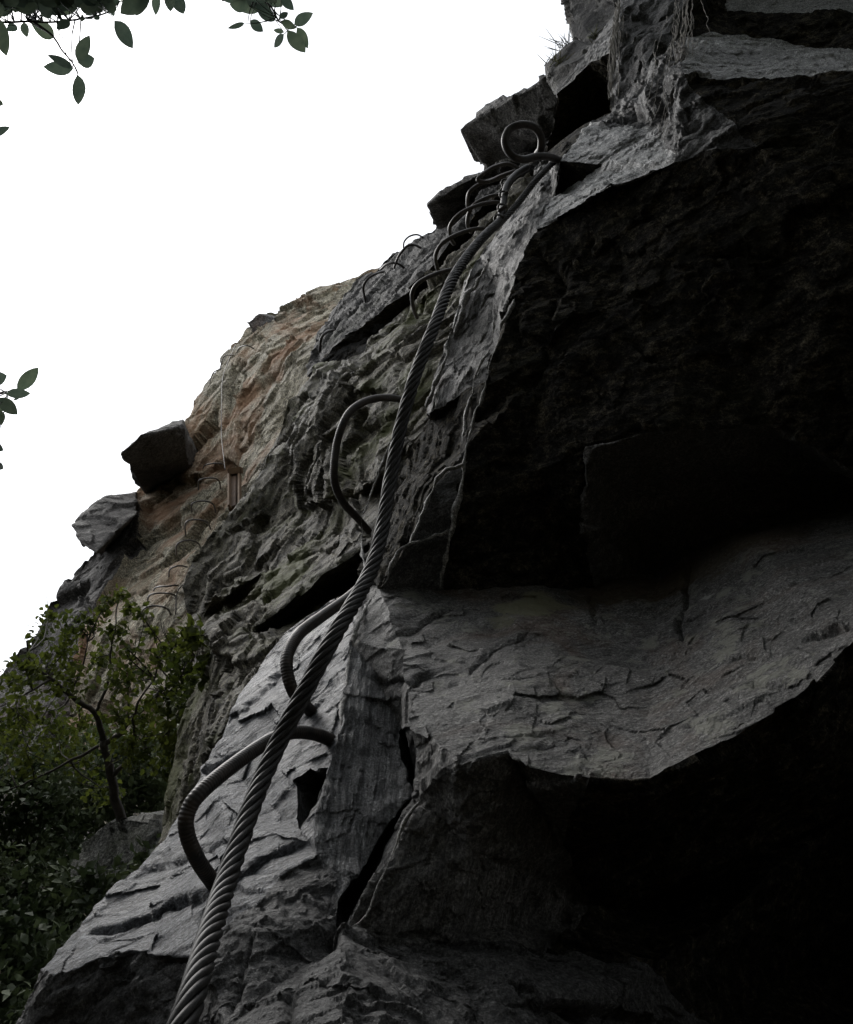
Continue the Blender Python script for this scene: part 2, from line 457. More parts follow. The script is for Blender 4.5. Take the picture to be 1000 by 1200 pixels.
def build_rock(name, pts, faces, groups, lim=4.0, size=1.0, amp=1.0, label=None, kind='structure', cat=None, root=None, jit=1.0, cracks=(), aw=0.45, hidden=()):
    """pts: id -> (u, v, t); faces: list of (group, id, id, ...); groups: group -> (part name, material, axis, amp, label)"""
    ids = list(pts); ix = {k: i for i, k in enumerate(ids)}
    V = np.array([PX(*pts[k]) for k in ids])
    gl = list(groups); T, Gp = [], []
    from mathutils.geometry import tessellate_polygon
    for f in faces:
        g, ring = f[0], [ix[k] for k in f[1:]]
        if len(ring) == 3:
            tr = [(0, 1, 2)]
        else:
            tr = tessellate_polygon([[Vector((pts[ids[i]][0], pts[ids[i]][1], 0)) for i in ring]])
            if len(tr) < len(ring) - 2:
                tr = [(0, k, k + 1) for k in range(1, len(ring) - 1)]
        for t in tr:
            a, b, c = (ring[i] for i in t)
            n = np.cross(V[b] - V[a], V[c] - V[a])
            if n @ (V[a] + V[b] + V[c] - 3 * CAMN) > 0: b, c = c, b      # face the viewer's side
            T.append((a, b, c)); Gp.append(gl.index(g))
    V, T, Gp = refine(V, T, Gp, lim, aw=aw, hid=[1.0 if k in hidden else 0.0 for k in ids])
    N = smooth_field(vnormals(V, T), T, 6)
    vg = np.zeros(len(V), int); vg[T.ravel()] = np.repeat(Gp, 3)
    D = np.zeros(len(V))
    s = size
    for gi, g in enumerate(gl):
        sel = vg == gi
        if not sel.any(): continue
        p = V[sel]; ax, am = groups[g][2], groups[g][3]
        q = stretch(p, ax, {'far': .12, 'dark': .12, 'gully': .3, 'steep': .4, 'slope': .4, 'lump': .3}.get(g, .58))
        w = fbm(p / (0.10 * s), 3, 5)[:, None] * 0.5
        d = 0.011 * chunks(q / (0.13 * s) + w, 11) + 0.0060 * chunks(q / (0.05 * s) + w, 23)
        d += 0.011 * fbm(p / (0.22 * s), 3, 41)
        d -= 0.008 * np.clip(ridged(p / (0.2 * s) + 0.5 * w, 2, 71) - 0.80, 0, 1) * 4
        fn = 0.0030 * chunks(q / (0.021 * s) + 0.5 * w, 37) + 0.0018 * fbm(q / (0.028 * s), 4, 57, 0.65)
        fn += 0.0016 * chunks(q / (0.010 * s) + w, 47) + 0.0016 * ridged(q / (0.012 * s), 3, 67)
        if g == 'rib':                                          # fibres run down the rib
            qq = stretch(p, ax, 0.95)
            fn = 0.0035 * ridged(qq / 0.009, 3, 87) + 0.0025 * fbm(qq / 0.02, 3, 97) + 0.001 * chunks(q / 0.02, 37)
        if g in ('slab', 'ledge'):                              # close grained faces: few chips, no joints
            d = 0.011 * fbm(p / 0.22, 3, 41) + 0.0025 * chunks(q / 0.13 + w, 11)
            fn = 0.0008 * chunks(q / 0.024 + 0.5 * w, 37) + 0.0028 * fbm(q / 0.02, 5, 57, 0.7) + 0.0008 * ridged(q / 0.012, 3, 67)
        fa = groups[g][5] if len(groups[g]) > 5 else am
        D[sel] = s * (d * am + fn * fa)
    if cracks:
        z = (V - CAMN) @ AF
        uu = 500 + FPX * ((V - CAMN) @ AX) / z; vv = 600 - FPX * ((V - CAMN) @ AU) / z
        uu = uu + 5 * fbm(V / 0.02, 3, 101); vv = vv + 5 * fbm(V / 0.02, 3, 111)
        for pl, wd, dep, lip in cracks:
            best = np.full(len(V), 1e9); side = np.zeros(len(V)); tt = np.zeros(len(V))
            for k in range(len(pl) - 1):
                (x0, y0), (x1, y1) = pl[k], pl[k + 1]
                L2 = (x1 - x0) ** 2 + (y1 - y0) ** 2
                h = np.clip(((uu - x0) * (x1 - x0) + (vv - y0) * (y1 - y0)) / L2, 0, 1)
                dd = np.hypot(uu - x0 - h * (x1 - x0), vv - y0 - h * (y1 - y0))
                m = dd < best
                best = np.where(m, dd, best); tt = np.where(m, (k + h) / (len(pl) - 1), tt)
                side = np.where(m, np.sign((x1 - x0) * (vv - y0) - (y1 - y0) * (uu - x0)), side)
            taper = np.clip(np.minimum(tt, 1 - tt) * 5, 0.15, 1)
            D -= dep * taper * np.exp(-(best / wd) ** 2)
            D -= lip * taper * (side > 0) * np.exp(-best / (wd * 5))
    ea = np.concatenate([T[:, 0], T[:, 1], T[:, 2], T[:, 1], T[:, 2], T[:, 0]]); eb = np.concatenate([T[:, 1], T[:, 2], T[:, 0], T[:, 0], T[:, 1], T[:, 2]])
    deg = np.maximum(np.bincount(ea, minlength=len(V)), 1)
    fineg = np.isin(vg, [i for i, g in enumerate(gl) if g in ('slab', 'ledge')])
    sm = np.where(fineg, 0.42, 0.2)
    for _ in range(2):
        D = (1 - sm) * D + sm * np.bincount(ea, D[eb], len(V)) / deg
    J = np.stack([0.007 * fbm(V / (0.085 * s), 3, 81 + 7 * k, 0.6) + 0.004 * chunks(V / (0.06 * s), 91 + 9 * k, 0.8) for k in range(3)], 1)
    for k in range(3):
        J[:, k] = 0.8 * J[:, k] + 0.2 * np.bincount(ea, J[eb, k], len(V)) / deg
    V = V + N * (D * amp)[:, None] + J * s * amp * jit
    if root is None:
        root = empty(name, V.mean(0))
        tag(root, label, cat, None, kind)
    off = Vector(root.location)
    for gi, g in enumerate(gl):
        t = T[Gp == gi]
        if not len(t): continue
        used, inv = np.unique(t, return_inverse=True)
        me = mesh_np(groups[g][0], V[used] - np.array(off), inv.reshape(-1, 3), groups[g][1], False)
        o = bpy.data.objects.new(groups[g][0], me); COL.objects.link(o); o.parent = root
        if len(groups[g]) > 4 and groups[g][4]: o['label'] = groups[g][4]
    return root

# ------------------------------------------------------------------ ground
def ground_z(x, y):
    y = np.asarray(y, float); x = np.asarray(x, float)
    up = np.where(y > 0, 0.47 * np.minimum(y, 13.0), 0.28 * np.minimum(-y, 14.0))
    z = up - 0.10 * np.clip(-x - 4, 0, 20)
    r = np.hypot(x, y)
    fade = np.clip((r - 22) / 60.0, 0, 1)
    return z * (1 - fade) - 6.0 * fade

def build_ground():
    g = np.concatenate([-np.geomspace(900, 12, 26), np.linspace(-11.5, 11.5, 93), np.geomspace(12, 900, 26)])
    X, Y = np.meshgrid(g, g, indexing='ij')
    Z = ground_z(X, Y)
    p = np.stack([X.ravel(), Y.ravel(), np.zeros(X.size)], 1)
    Z = Z.ravel() + 0.10 * fbm(p / 1.3, 4, 3) + 0.03 * fbm(p / 0.3, 3, 9)
    V = np.stack([X.ravel(), Y.ravel(), Z], 1)
    n = len(g); i = (np.arange(n - 1)[:, None] * n + np.arange(n - 1)[None, :]).ravel()
    F = np.stack([i, i + n, i + n + 1, i + 1], 1)
    o = link('ground', mesh_np('ground', V, F, M['soil']))
    tag(o, 'dark leaf littered forest floor sloping up to the rock', None, None, 'structure')
build_ground()

# ------------------------------------------------------------------ the near rock face
N_PTS = dict(
    # lower left slab: silhouette, then undercut
    a0=(-20, 1420, .80), a1=(18, 1205, .93), a2=(48, 1138, .97), a3=(90, 1090, 1.02), a4=(140, 1042, 1.09), a5=(195, 985, 1.17),
    a6=(222, 935, 1.25), a7=(250, 880, 1.33), a8=(280, 815, 1.43), a9=(330, 745, 1.56), a10=(385, 705, 1.62), a11=(425, 685, 1.60),
    c1=(66, 1150, .93), c2=(130, 1122, .92), c3=(190, 1120, .90), c4=(240, 1110, .86), c5=(275, 1075, .89), c6=(330, 1030, .94),
    d1=(72, 1215, .91), d2=(150, 1225, .885), d3=(235, 1215, .83),
    e1=(268, 1200, .74), e2=(330, 1210, .66), e3=(400, 1215, .62), f1=(235, 1420, .62), f2=(420, 1420, .48),
    g1=(402, 1092, .87), e4=(300, 1110, .83),
    # rib and notch
    r1=(410, 752, 1.36), r2=(400, 850, 1.17), r3=(374, 950, 1.03), b1=(372, 1005, .97), r4=(440, 788, 1.28), r5=(470, 850, 1.20), r6=(484, 930, 1.07),
    r7=(430, 1010, .98), r8=(403, 1050, .91), sl1=(476, 853, 1.34), sl2=(488, 930, 1.24), sl3=(437, 1015, 1.12), sl4=(408, 1070, 1.0),
    h1=(345, 912, 1.12), h2=(362, 897, 1.13), h3=(386, 902, 1.10), h4=(374, 944, 1.04), h5=(351, 977, 1.03), hc=(378, 925, 1.20),
    # ledge slab
    s2a=(520, 690, 1.50), s2b=(610, 690, 1.50), s2c=(700, 688, 1.55), s2d=(770, 665, 1.66), s2e=(850, 618, 1.62), s2f=(1000, 575, 1.66), s2g=(1260, 500, 1.7),
    q1=(468, 758, 1.25), q3=(486, 852, 1.01), q4=(535, 893, .915), q5=(600, 880, .921), q6=(622, 898, .893), q7=(690, 908, .885),
    q8=(760, 912, .872), q9=(850, 865, .87), q10=(930, 820, .88), q11=(1000, 745, .92), q12=(1260, 600, 1.05), fd=(446, 688, 1.46),
    # under the ledge
    k1=(492, 932, .955), k2=(458, 1000, .915), k3=(406, 1094, .87), u0=(660, 1000, 1.0), u1=(700, 1060, 1.12), u2=(790, 1060, 1.25), u3=(1000, 950, 1.35), u4=(1260, 800, 1.4),
    kk=(550, 1000, .92), l1=(440, 1110, .86), l2=(520, 1100, .90), l3=(640, 1110, .95), l4=(770, 1130, .95), l5=(830, 1210, .98), l6=(460, 1420, .5), l7=(800, 1420, .62), l8=(1260, 1420, .8),
    l9=(560, 1180, .80), l10=(690, 1170, .84), u5=(950, 1130, 1.35),
    # overhanging wall
    w2=(530, 600, 1.50), w3=(549, 522, 1.55), w4=(566, 450, 1.60), w5=(590, 375, 1.70), w6=(602, 320, 1.76), w7=(627, 272, 1.80),
    w8=(700, 228, 1.66), w9=(790, 187, 1.58), w10=(800, 88, 1.70), w11=(955, 88, 1.57), w12=(1000, 85, 1.53), w13=(1260, 60, 1.4),
    x1=(690, 525, 1.43), x2=(790, 500, 1.40), x3=(900, 498, 1.38), x4=(1000, 545, 1.35), x5=(1260, 480, 1.28), xb=(686, 640, 1.50),
    y1=(640, 430, 1.57), y2=(800, 350, 1.50), y3=(1000, 300, 1.36), y4=(1260, 280, 1.24), y5=(610, 560, 1.52), y6=(885, 165, 1.48),
    v1=(740, 600, 1.56), v2=(850, 545, 1.52), v3=(940, 530, 1.52), v4=(1010, 562, 1.54),
    # lit ledge above the wall
    z1=(648, 235, 2.02), z5=(656, 188, 2.16), z3=(688, 145, 2.30), z4=(770, 150, 2.02), z6=(710, 193, 2.0), z7=(655, 231, 2.2), z8=(692, 210, 2.1),
    # upper right
    o1=(718, 132, 2.34), o2=(716, 60, 2.42), o3=(725, -5, 2.6), o4=(740, -220, 3.0), o5=(805, -5, 2.35), o6=(800, -220, 2.7), oo=(760, 70, 2.25),
    p1=(805, 42, 2.3), p2=(870, 45, 2.4), p3=(960, 58, 2.3), p4=(1010, 62, 2.15), p5=(850, 14, 2.5), p6=(1005, 16, 2.3), p7=(850, -30, 2.75), p8=(850, -220, 2.7),
    p9=(1260, -220, 2.2), p10=(1260, 10, 1.75), p11=(1260, -40, 2.0), p12=(1005, -30, 2.5), p13=(1260, 45, 1.85),
    # block and skyline top
    b2=(640, 180, 2.42), b6=(640, 182, 2.9), b7=(690, 150, 2.85), b8=(722, 135, 2.8), b3=(652, 112, 2.68), b4=(690, 75, 2.58), b5=(672, 160, 2.4),
    t1=(604, 250, 2.12), t2=(562, 300, 2.0), t3=(533, 372, 1.88), t4=(510, 440, 1.82), t5=(500, 482, 1.78), t6=(545, 462, 1.70),
    t7=(578, 440, 1.66), t8=(580, 340, 1.88), t9=(632, 236, 2.04),
    ca=(505, 492, 1.88), cb=(468, 560, 2.08), cc=(436, 625, 2.1), cd=(424, 676, 1.85), fb=(506, 574, 1.52), fc=(480, 640, 1.46), fa=(552, 500, 1.62), fe=(526, 635, 1.50),
    # hidden folds that give the rock its thickness
    n1=(110, 1300, 1.6), n2=(170, 1090, 1.7), n3=(250, 985, 1.9), n4=(320, 850, 2.1), n5=(420, 720, 2.3), n6=(470, 640, 2.7), n7=(540, 480, 2.9), n8=(590, 320, 3.1),
    n9=(660, 230, 3.2),
    j5=(520, 760, 4.6), j6=(640, 640, 5.4), j7=(720, 480, 5.8), j8=(790, 330, 6.2), j9=(860, 180, 6.6), j10=(920, -260, 7.0),
    r20=(4200, -220, 1.5), r21=(4200, 60, 1.2), r22=(4200, 280, 1.1), r23=(4200, 500, 1.3), r24=(4200, 640, 1.0), r25=(4200, 800, 1.2), r26=(4200, 1420, .8),
)
N_FACES = [
    ('slab', 'a2', 'a3', 'c2', 'c1'), ('slab', 'a3', 'a4', 'a5', 'c3', 'c2'), ('slab', 'a5', 'a6', 'c4', 'c3'), ('slab', 'a6', 'a7', 'c5', 'c4'),
    ('slab', 'a7', 'a8', 'h1', 'h5', 'c6', 'c5'), ('slab', 'a8', 'a9', 'r2', 'h2', 'h1'), ('slab', 'h2', 'r2', 'h3'), ('slab', 'a9', 'a10', 'a11', 'r1', 'r2'),
    ('slab', 'h5', 'h4', 'r3', 'b1', 'c6'), ('slab', 'h3', 'r2', 'r3', 'h4'),
    ('notch', 'h1', 'h2', 'hc'), ('notch', 'h2', 'h3', 'hc'), ('notch', 'h3', 'h4', 'hc'), ('notch', 'h4', 'h5', 'hc'), ('notch', 'h5', 'h1', 'hc'),
    ('foot', 'a1', 'a2', 'c1', 'd1'), ('foot', 'c1', 'c2', 'd2', 'd1'), ('foot', 'c2', 'c3', 'c4', 'd3', 'd2'), ('foot', 'a0', 'a1', 'd1', 'd2', 'f1'), ('foot', 'd2', 'd3', 'e1', 'f1'),
    ('foot', 'c4', 'c5', 'e4', 'e1', 'd3'), ('foot', 'c5', 'c6', 'e4'), ('foot', 'c6', 'b1', 'r8', 'g1', 'e4'), ('foot', 'e4', 'g1', 'e3', 'e2', 'e1'), ('foot', 'e1', 'e2', 'e3', 'f2', 'f1'),
    ('rib', 'r1', 'r4', 'r5', 'r2'), ('rib', 'r2', 'r5', 'r6', 'r3'), ('rib', 'r3', 'r6', 'r7', 'r8', 'b1'),
    ('slit', 'r5', 'sl1', 'sl2', 'r6'), ('slit', 'r6', 'sl2', 'sl3', 'r7'), ('slit', 'r7', 'sl3', 'sl4', 'g1', 'r8'),
    ('slit', 'sl1', 'q3', 'k1', 'sl2'), ('slit', 'sl2', 'k1', 'k2', 'sl3'), ('slit', 'sl3', 'k2', 'k3', 'sl4'), ('slit', 'sl4', 'k3', 'g1'), ('slit', 'r5', 'q3', 'sl1'),
    ('ledge', 'a11', 'fd', 'q1', 'r4', 'r1'), ('ledge', 'r4', 'q1', 'q3', 'r5'), ('ledge', 'fd', 's2a', 's2b', 'q5', 'q4', 'q3', 'q1'), ('ledge', 's2b', 's2c', 'q7', 'q6', 'q5'),
    ('ledge', 's2c', 's2d', 'q8', 'q7'), ('ledge', 's2d', 's2e', 'q9', 'q8'), ('ledge', 's2e', 's2f', 'q11', 'q10', 'q9'), ('ledge', 's2f', 's2g', 'q12', 'q11'),
    ('flank', 'q3', 'q4', 'kk', 'k1'), ('flank', 'k1', 'kk', 'k2'), ('flank', 'k2', 'kk', 'l2', 'l1', 'k3'), ('flank', 'q4', 'q5', 'u0', 'kk'), ('under', 'q5', 'q6', 'q7', 'u0'), ('deep', 'q7', 'q8', 'u2', 'u1', 'u0'),
    ('deep', 'q8', 'q9', 'q10', 'u3', 'u2'), ('deep', 'q10', 'q11', 'u3'), ('deep', 'q11', 'q12', 'u4', 'u3'), ('flank', 'kk', 'u0', 'u1', 'l3', 'l2'),
    ('deep', 'u1', 'u2', 'l4', 'l3'), ('deep', 'u2', 'u3', 'u5', 'l4'), ('deep', 'u3', 'u4', 'l8', 'u5'), ('deep', 'u5', 'l8', 'l5', 'l4'),
    ('base', 'k3', 'l1', 'l9', 'l6', 'f2', 'e3', 'g1'), ('base', 'l1', 'l2', 'l3', 'l10', 'l9'), ('base', 'l3', 'l4', 'l10'), ('base', 'l4', 'l5', 'l10'), ('base', 'l9', 'l10', 'l5', 'l7', 'l6'), ('deep', 'l5', 'l8', 'l7'),
    ('wall', 's2a', 'w2', 'y5', 's2b'), ('wall', 's2b', 'y5', 'xb', 's2c'), ('wall', 'w2', 'w3', 'y1', 'y5'), ('wall', 'y5', 'y1', 'x1', 'xb'), ('wall', 'w3', 'fa', 'w4', 'w5', 'y1'),
    ('wall', 'w5', 'w6', 'w7', 'y2', 'y1'), ('wall', 'y1', 'y2', 'x2', 'x1'), ('wall', 'w7', 'w8', 'w9', 'y2'), ('dim', 'w9', 'w10', 'y6'), ('wall', 'w9', 'y6', 'y3', 'y2'), ('wall', 'w10', 'w11', 'w12', 'y6'),
    ('wall', 'w12', 'w13', 'y4', 'y3', 'y6'), ('wall', 'y2', 'y3', 'x4', 'x3', 'x2'), ('wall', 'y3', 'y4', 'x5', 'x4'),
    ('cave', 'xb', 'x1', 'v1'), ('cave', 'x1', 'x2', 'v2', 'v1'), ('cave', 'x2', 'x3', 'v3', 'v2'), ('cave', 'x3', 'x4', 'v4', 'v3'), ('cave', 'x4', 'x5', 's2g', 's2f', 'v4'),
    ('cave', 'xb', 'v1', 's2d', 's2c'), ('cave', 'v1', 'v2', 's2e', 's2d'), ('cave', 'v2', 'v3', 'v4', 's2f', 's2e'),
    ('lit', 'w7', 'z1', 'z7', 'z8', 'w9', 'w8'), ('hole', 'z5', 'z6', 'z8', 'z7'), ('lit', 'z5', 'z3', 'z4', 'z6'), ('lit', 'z6', 'z4', 'w9', 'z8'), ('dim', 'z4', 'w10', 'w9'), ('hole', 'z1', 'z5', 'z7'),
    ('rootwall', 'o1', 'o2', 'oo'), ('rootwall', 'o1', 'oo', 'w10', 'z4', 'z3'), ('rootwall', 'o2', 'o3', 'o5', 'oo'), ('rootwall', 'oo', 'o5', 'p1', 'w10'), ('rootwall', 'o3', 'o4', 'o6', 'o5'),
    ('lit2', 'w10', 'p1', 'p2', 'p3', 'w11'), ('lit2', 'w11', 'p3', 'p4', 'w12'), ('lit2', 'w12', 'p4', 'p13', 'w13'), ('under2', 'p1', 'o5', 'p5', 'p2'), ('under2', 'p2', 'p5', 'p6', 'p4', 'p3'), ('under2', 'p4', 'p6', 'p10', 'p13'),
    ('lit2', 'p5', 'p7', 'p12', 'p6'), ('lit2', 'p6', 'p12', 'p11', 'p10'), ('under2', 'o5', 'o6', 'p8', 'p7', 'p5'), ('under2', 'p7', 'p8', 'p9', 'p11', 'p12'),
    ('block', 'b6', 'b3', 'b4', 'b7'), ('block', 'b4', 'o2', 'b8', 'b7'), ('block', 'o2', 'o1', 'b8'), ('hole', 'b6', 'b7', 'z3', 'z5', 'b2'), ('hole', 'b7', 'b8', 'o1', 'z3'),
    ('strip', 't1', 't9', 'w7', 'w6', 't8', 't2'), ('strip', 'b2', 'z5', 'z1', 't9', 't1'), ('strip', 'z1', 'w7', 't9'), ('strip', 't2', 't8', 't7', 't6', 't5', 't4', 't3'), ('strip', 't8', 'w6', 'w5', 'w4', 't7'),
    ('cavity', 't5', 't6', 'fa', 'ca'), ('cavity', 't6', 't7', 'w4', 'fa'), ('cavity', 'ca', 'fa', 'w3', 'fb', 'cb'), ('cavity', 'cb', 'fb', 'fc', 'cc'), ('cavity', 'cc', 'fc', 'fd', 'a11', 'cd'), ('flake', 'w3', 'w2', 'fe', 'fc', 'fb'), ('flake', 'fe', 's2a', 'fd', 'fc'), ('flake', 'w2', 's2a', 'fe'),
    # thickness
    ('foot', 'a0', 'n1', 'a1'), ('foot', 'a1', 'n1', 'n2', 'a3', 'a2'), ('slab', 'a3', 'n2', 'n3', 'a5', 'a4'), ('slab', 'a5', 'n3', 'n4', 'a7', 'a6'), ('slab', 'a7', 'n4', 'n5', 'a9', 'a8'), ('slab', 'a9', 'n5', 'a11', 'a10'),
    ('cavity', 'a11', 'n5', 'n6', 'cc', 'cd'), ('cavity', 'cc', 'n6', 'n7', 't5', 'ca', 'cb'), ('strip', 't5', 'n7', 'n8', 't2', 't3', 't4'), ('strip', 't2', 'n8', 'n9', 'b2', 't1'),
    ('strip', 'n4', 'n5', 'j5'), ('strip', 'n5', 'n6', 'j6', 'j5'), ('strip', 'n6', 'n7', 'j7', 'j6'), ('strip', 'n7', 'n8', 'j8', 'j7'), ('strip', 'n8', 'n9', 'j9', 'j8'), ('strip', 'n9', 'b6', 'b3', 'j10', 'j9'), ('strip', 'b3', 'b4', 'o2', 'o3', 'o4', 'j10'),
    ('under2', 'p9', 'p11', 'p10', 'p13', 'w13', 'r21', 'r20'), ('wall', 'w13', 'y4', 'r22', 'r21'), ('wall', 'y4', 'x5', 'r23', 'r22'), ('cave', 'x5', 's2g', 'r23'), ('ledge', 's2g', 'q12', 'r24', 'r23'), ('deep', 'q12', 'u4', 'r25', 'r24'), ('deep', 'u4', 'l8', 'r26', 'r25'),
]
N_GROUPS = {        # part name, material, grain axis, coarse relief, label, fine relief
    'slab': ('rock_slab', M['slab'], AX_SLAB, 0.5, 'pale wet grey slab at the lower left', 0.8),
    'notch': ('rock_notch', M['foot'], AX_RIB, 0.2, None, 0.5), 'foot': ('rock_foot', M['foot'], AX_SLAB, 0.6, None, 0.9),
    'rib': ('rock_rib', M['rib'], AX_FIB, 0.15, 'fibrous upright rib beside the slab', 1.0), 'slit': ('rock_crevice', M['foot'], AX_RIB, 0.2, None, 0.5), 'flank': ('rock_flank', M['strip'], AX_SLAB, 0.5, None, 0.9),
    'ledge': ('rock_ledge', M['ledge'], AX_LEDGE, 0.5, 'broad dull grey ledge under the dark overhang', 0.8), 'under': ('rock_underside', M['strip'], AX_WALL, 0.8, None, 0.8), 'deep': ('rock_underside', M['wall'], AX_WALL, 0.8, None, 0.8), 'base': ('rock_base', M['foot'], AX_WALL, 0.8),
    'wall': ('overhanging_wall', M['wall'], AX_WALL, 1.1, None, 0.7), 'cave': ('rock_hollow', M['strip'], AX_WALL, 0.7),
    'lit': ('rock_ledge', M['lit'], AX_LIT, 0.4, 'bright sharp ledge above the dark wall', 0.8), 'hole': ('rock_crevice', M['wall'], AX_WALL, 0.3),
    'dim': ('rock_face_panel', M['foot'], AX_WALL, 1.2, None, 1.0), 'rootwall': ('rock_buttress', M['foot'], AX_RIB, 1.5, None, 1.0), 'lit2': ('rock_ledge', M['lit'], AX_WALL, 0.5, 'lit ledge at the top right', 0.9), 'under2': ('rock_underside', M['wall'], AX_WALL, 0.9),
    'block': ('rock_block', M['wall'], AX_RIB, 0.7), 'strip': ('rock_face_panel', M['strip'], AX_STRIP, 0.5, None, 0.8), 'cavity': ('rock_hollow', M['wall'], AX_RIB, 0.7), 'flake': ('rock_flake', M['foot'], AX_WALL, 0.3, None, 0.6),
}
N_CRACKS = [  # outline in the photograph, half width px, depth m, drop of the lower side m
    ([(95, 1098), (135, 1092), (172, 1078), (215, 1056), (252, 1046)], 2.6, .010, .007), ([(150, 1030), (200, 1010), (250, 985), (290, 975)], 2, .004, .004),
    ([(230, 1075), (265, 1040), (330, 1000), (372, 990)], 2.6, .004, .006), ([(290, 880), (320, 862), (360, 835), (395, 800)], 2, .004, .003), ([(225, 905), (262, 892), (300, 872)], 2, .006, .004),
    ([(255, 860), (300, 820), (345, 770), (380, 730)], 2, .004, .004), ([(440, 1000), (390, 1110), (345, 1160), (330, 1210)], 5, .010, .010), ([(300, 1090), (285, 1150), (265, 1200)], 4, .008, .006),
    ([(806, 655), (800, 690), (804, 712), (797, 735), (800, 755)], 2.6, .016, 0), ([(848, 772), (875, 768), (898, 764)], 2.2, .009, .003), ([(930, 750), (965, 738), (1000, 728)], 2.4, .010, .004), ([(870, 800), (905, 812), (925, 808)], 2.2, .008, .003),
    ([(690, 690), (700, 715), (697, 738)], 3, .008, 0), ([(420, 790), (455, 800), (490, 795), (520, 780)], 3, .006, .005), ([(440, 745), (490, 735), (540, 705)], 3, .004, .004), ([(540, 790), (580, 760), (640, 730)], 3, .004, .003),
    ([(690, 510), (686, 580), (690, 650), (684, 685)], 4, .02, .006), ([(620, 270), (660, 330), (640, 420), (600, 480)], 5, .01, .01), ([(820, 300), (870, 290), (930, 300)], 5, .015, .01),
]
near = build_rock('rock_face', N_PTS, N_FACES, N_GROUPS, 3.1, 1.0, 1.0, 'dark overhanging schist rock face filling the right of the view', cracks=N_CRACKS, aw=0.55, hidden=['n%d' % i for i in range(1, 10)] + ['j%d' % i for i in range(5, 11)] + ['r%d' % i for i in range(20, 27)])

# ------------------------------------------------------------------ middle outcrop, behind the cable on the left
M_PTS = dict(
    m0=(180, 1020, 2.3), m1=(188, 960, 2.6), m2=(205, 905, 2.65), m3=(214, 850, 2.75), m4=(238, 790, 2.9), m5=(226, 735, 3.3), m6=(212, 690, 3.5), m7=(235, 652, 3.6), m8=(262, 612, 3.7),
    m9=(290, 575, 3.8), m10=(315, 535, 3.9), m11=(345, 472, 4.1), m12=(366, 438, 4.2),
    i1=(352, 600, 3.45), i2=(414, 580, 2.7), i3=(428, 640, 2.36), i4=(335, 715, 2.36), i5=(295, 738, 2.42), i6=(318, 662, 3.15), i7=(275, 690, 3.05), i8=(330, 560, 3.7), i9=(395, 520, 3.1),
    j1=(338, 728, 2.75), j2=(432, 664, 2.7), j3=(440, 690, 2.2), j4=(330, 752, 2.1), j5=(262, 762, 2.4), j6=(262, 805, 2.2), j7=(245, 880, 1.9), j8=(300, 800, 1.9), j9=(246, 835, 2.5), j10=(222, 925, 2.3), j11=(260, 980, 1.9),
    k1=(440, 470, 3.0), k2=(395, 440, 3.6), k3=(470, 400, 3.2), k4=(455, 388, 3.9), k5=(520, 330, 3.5), k6=(565, 275, 3.6), k7=(610, 215, 3.7), k8=(520, 470, 2.7), k9=(580, 330, 3.1), k10=(640, 220, 3.4),
    k11=(440, 560, 2.5), k12=(500, 560, 2.5), k13=(500, 700, 2.3), k14=(430, 430, 3.35), k15=(420, 420, 3.9),
    x1=(770, 200, 3.7), x2=(730, 330, 3.5), x3=(690, 470, 3.2), x4=(640, 600, 3.0), x5=(830, 30, 4.6), x6=(705, 130, 4.2),
    e1=(300, 940, 4.0), e2=(300, 760, 4.6), e3=(330, 640, 5.2), e4=(420, 470, 5.6), e5=(480, 395, 5.4), e6=(640, 230, 5.2),
)
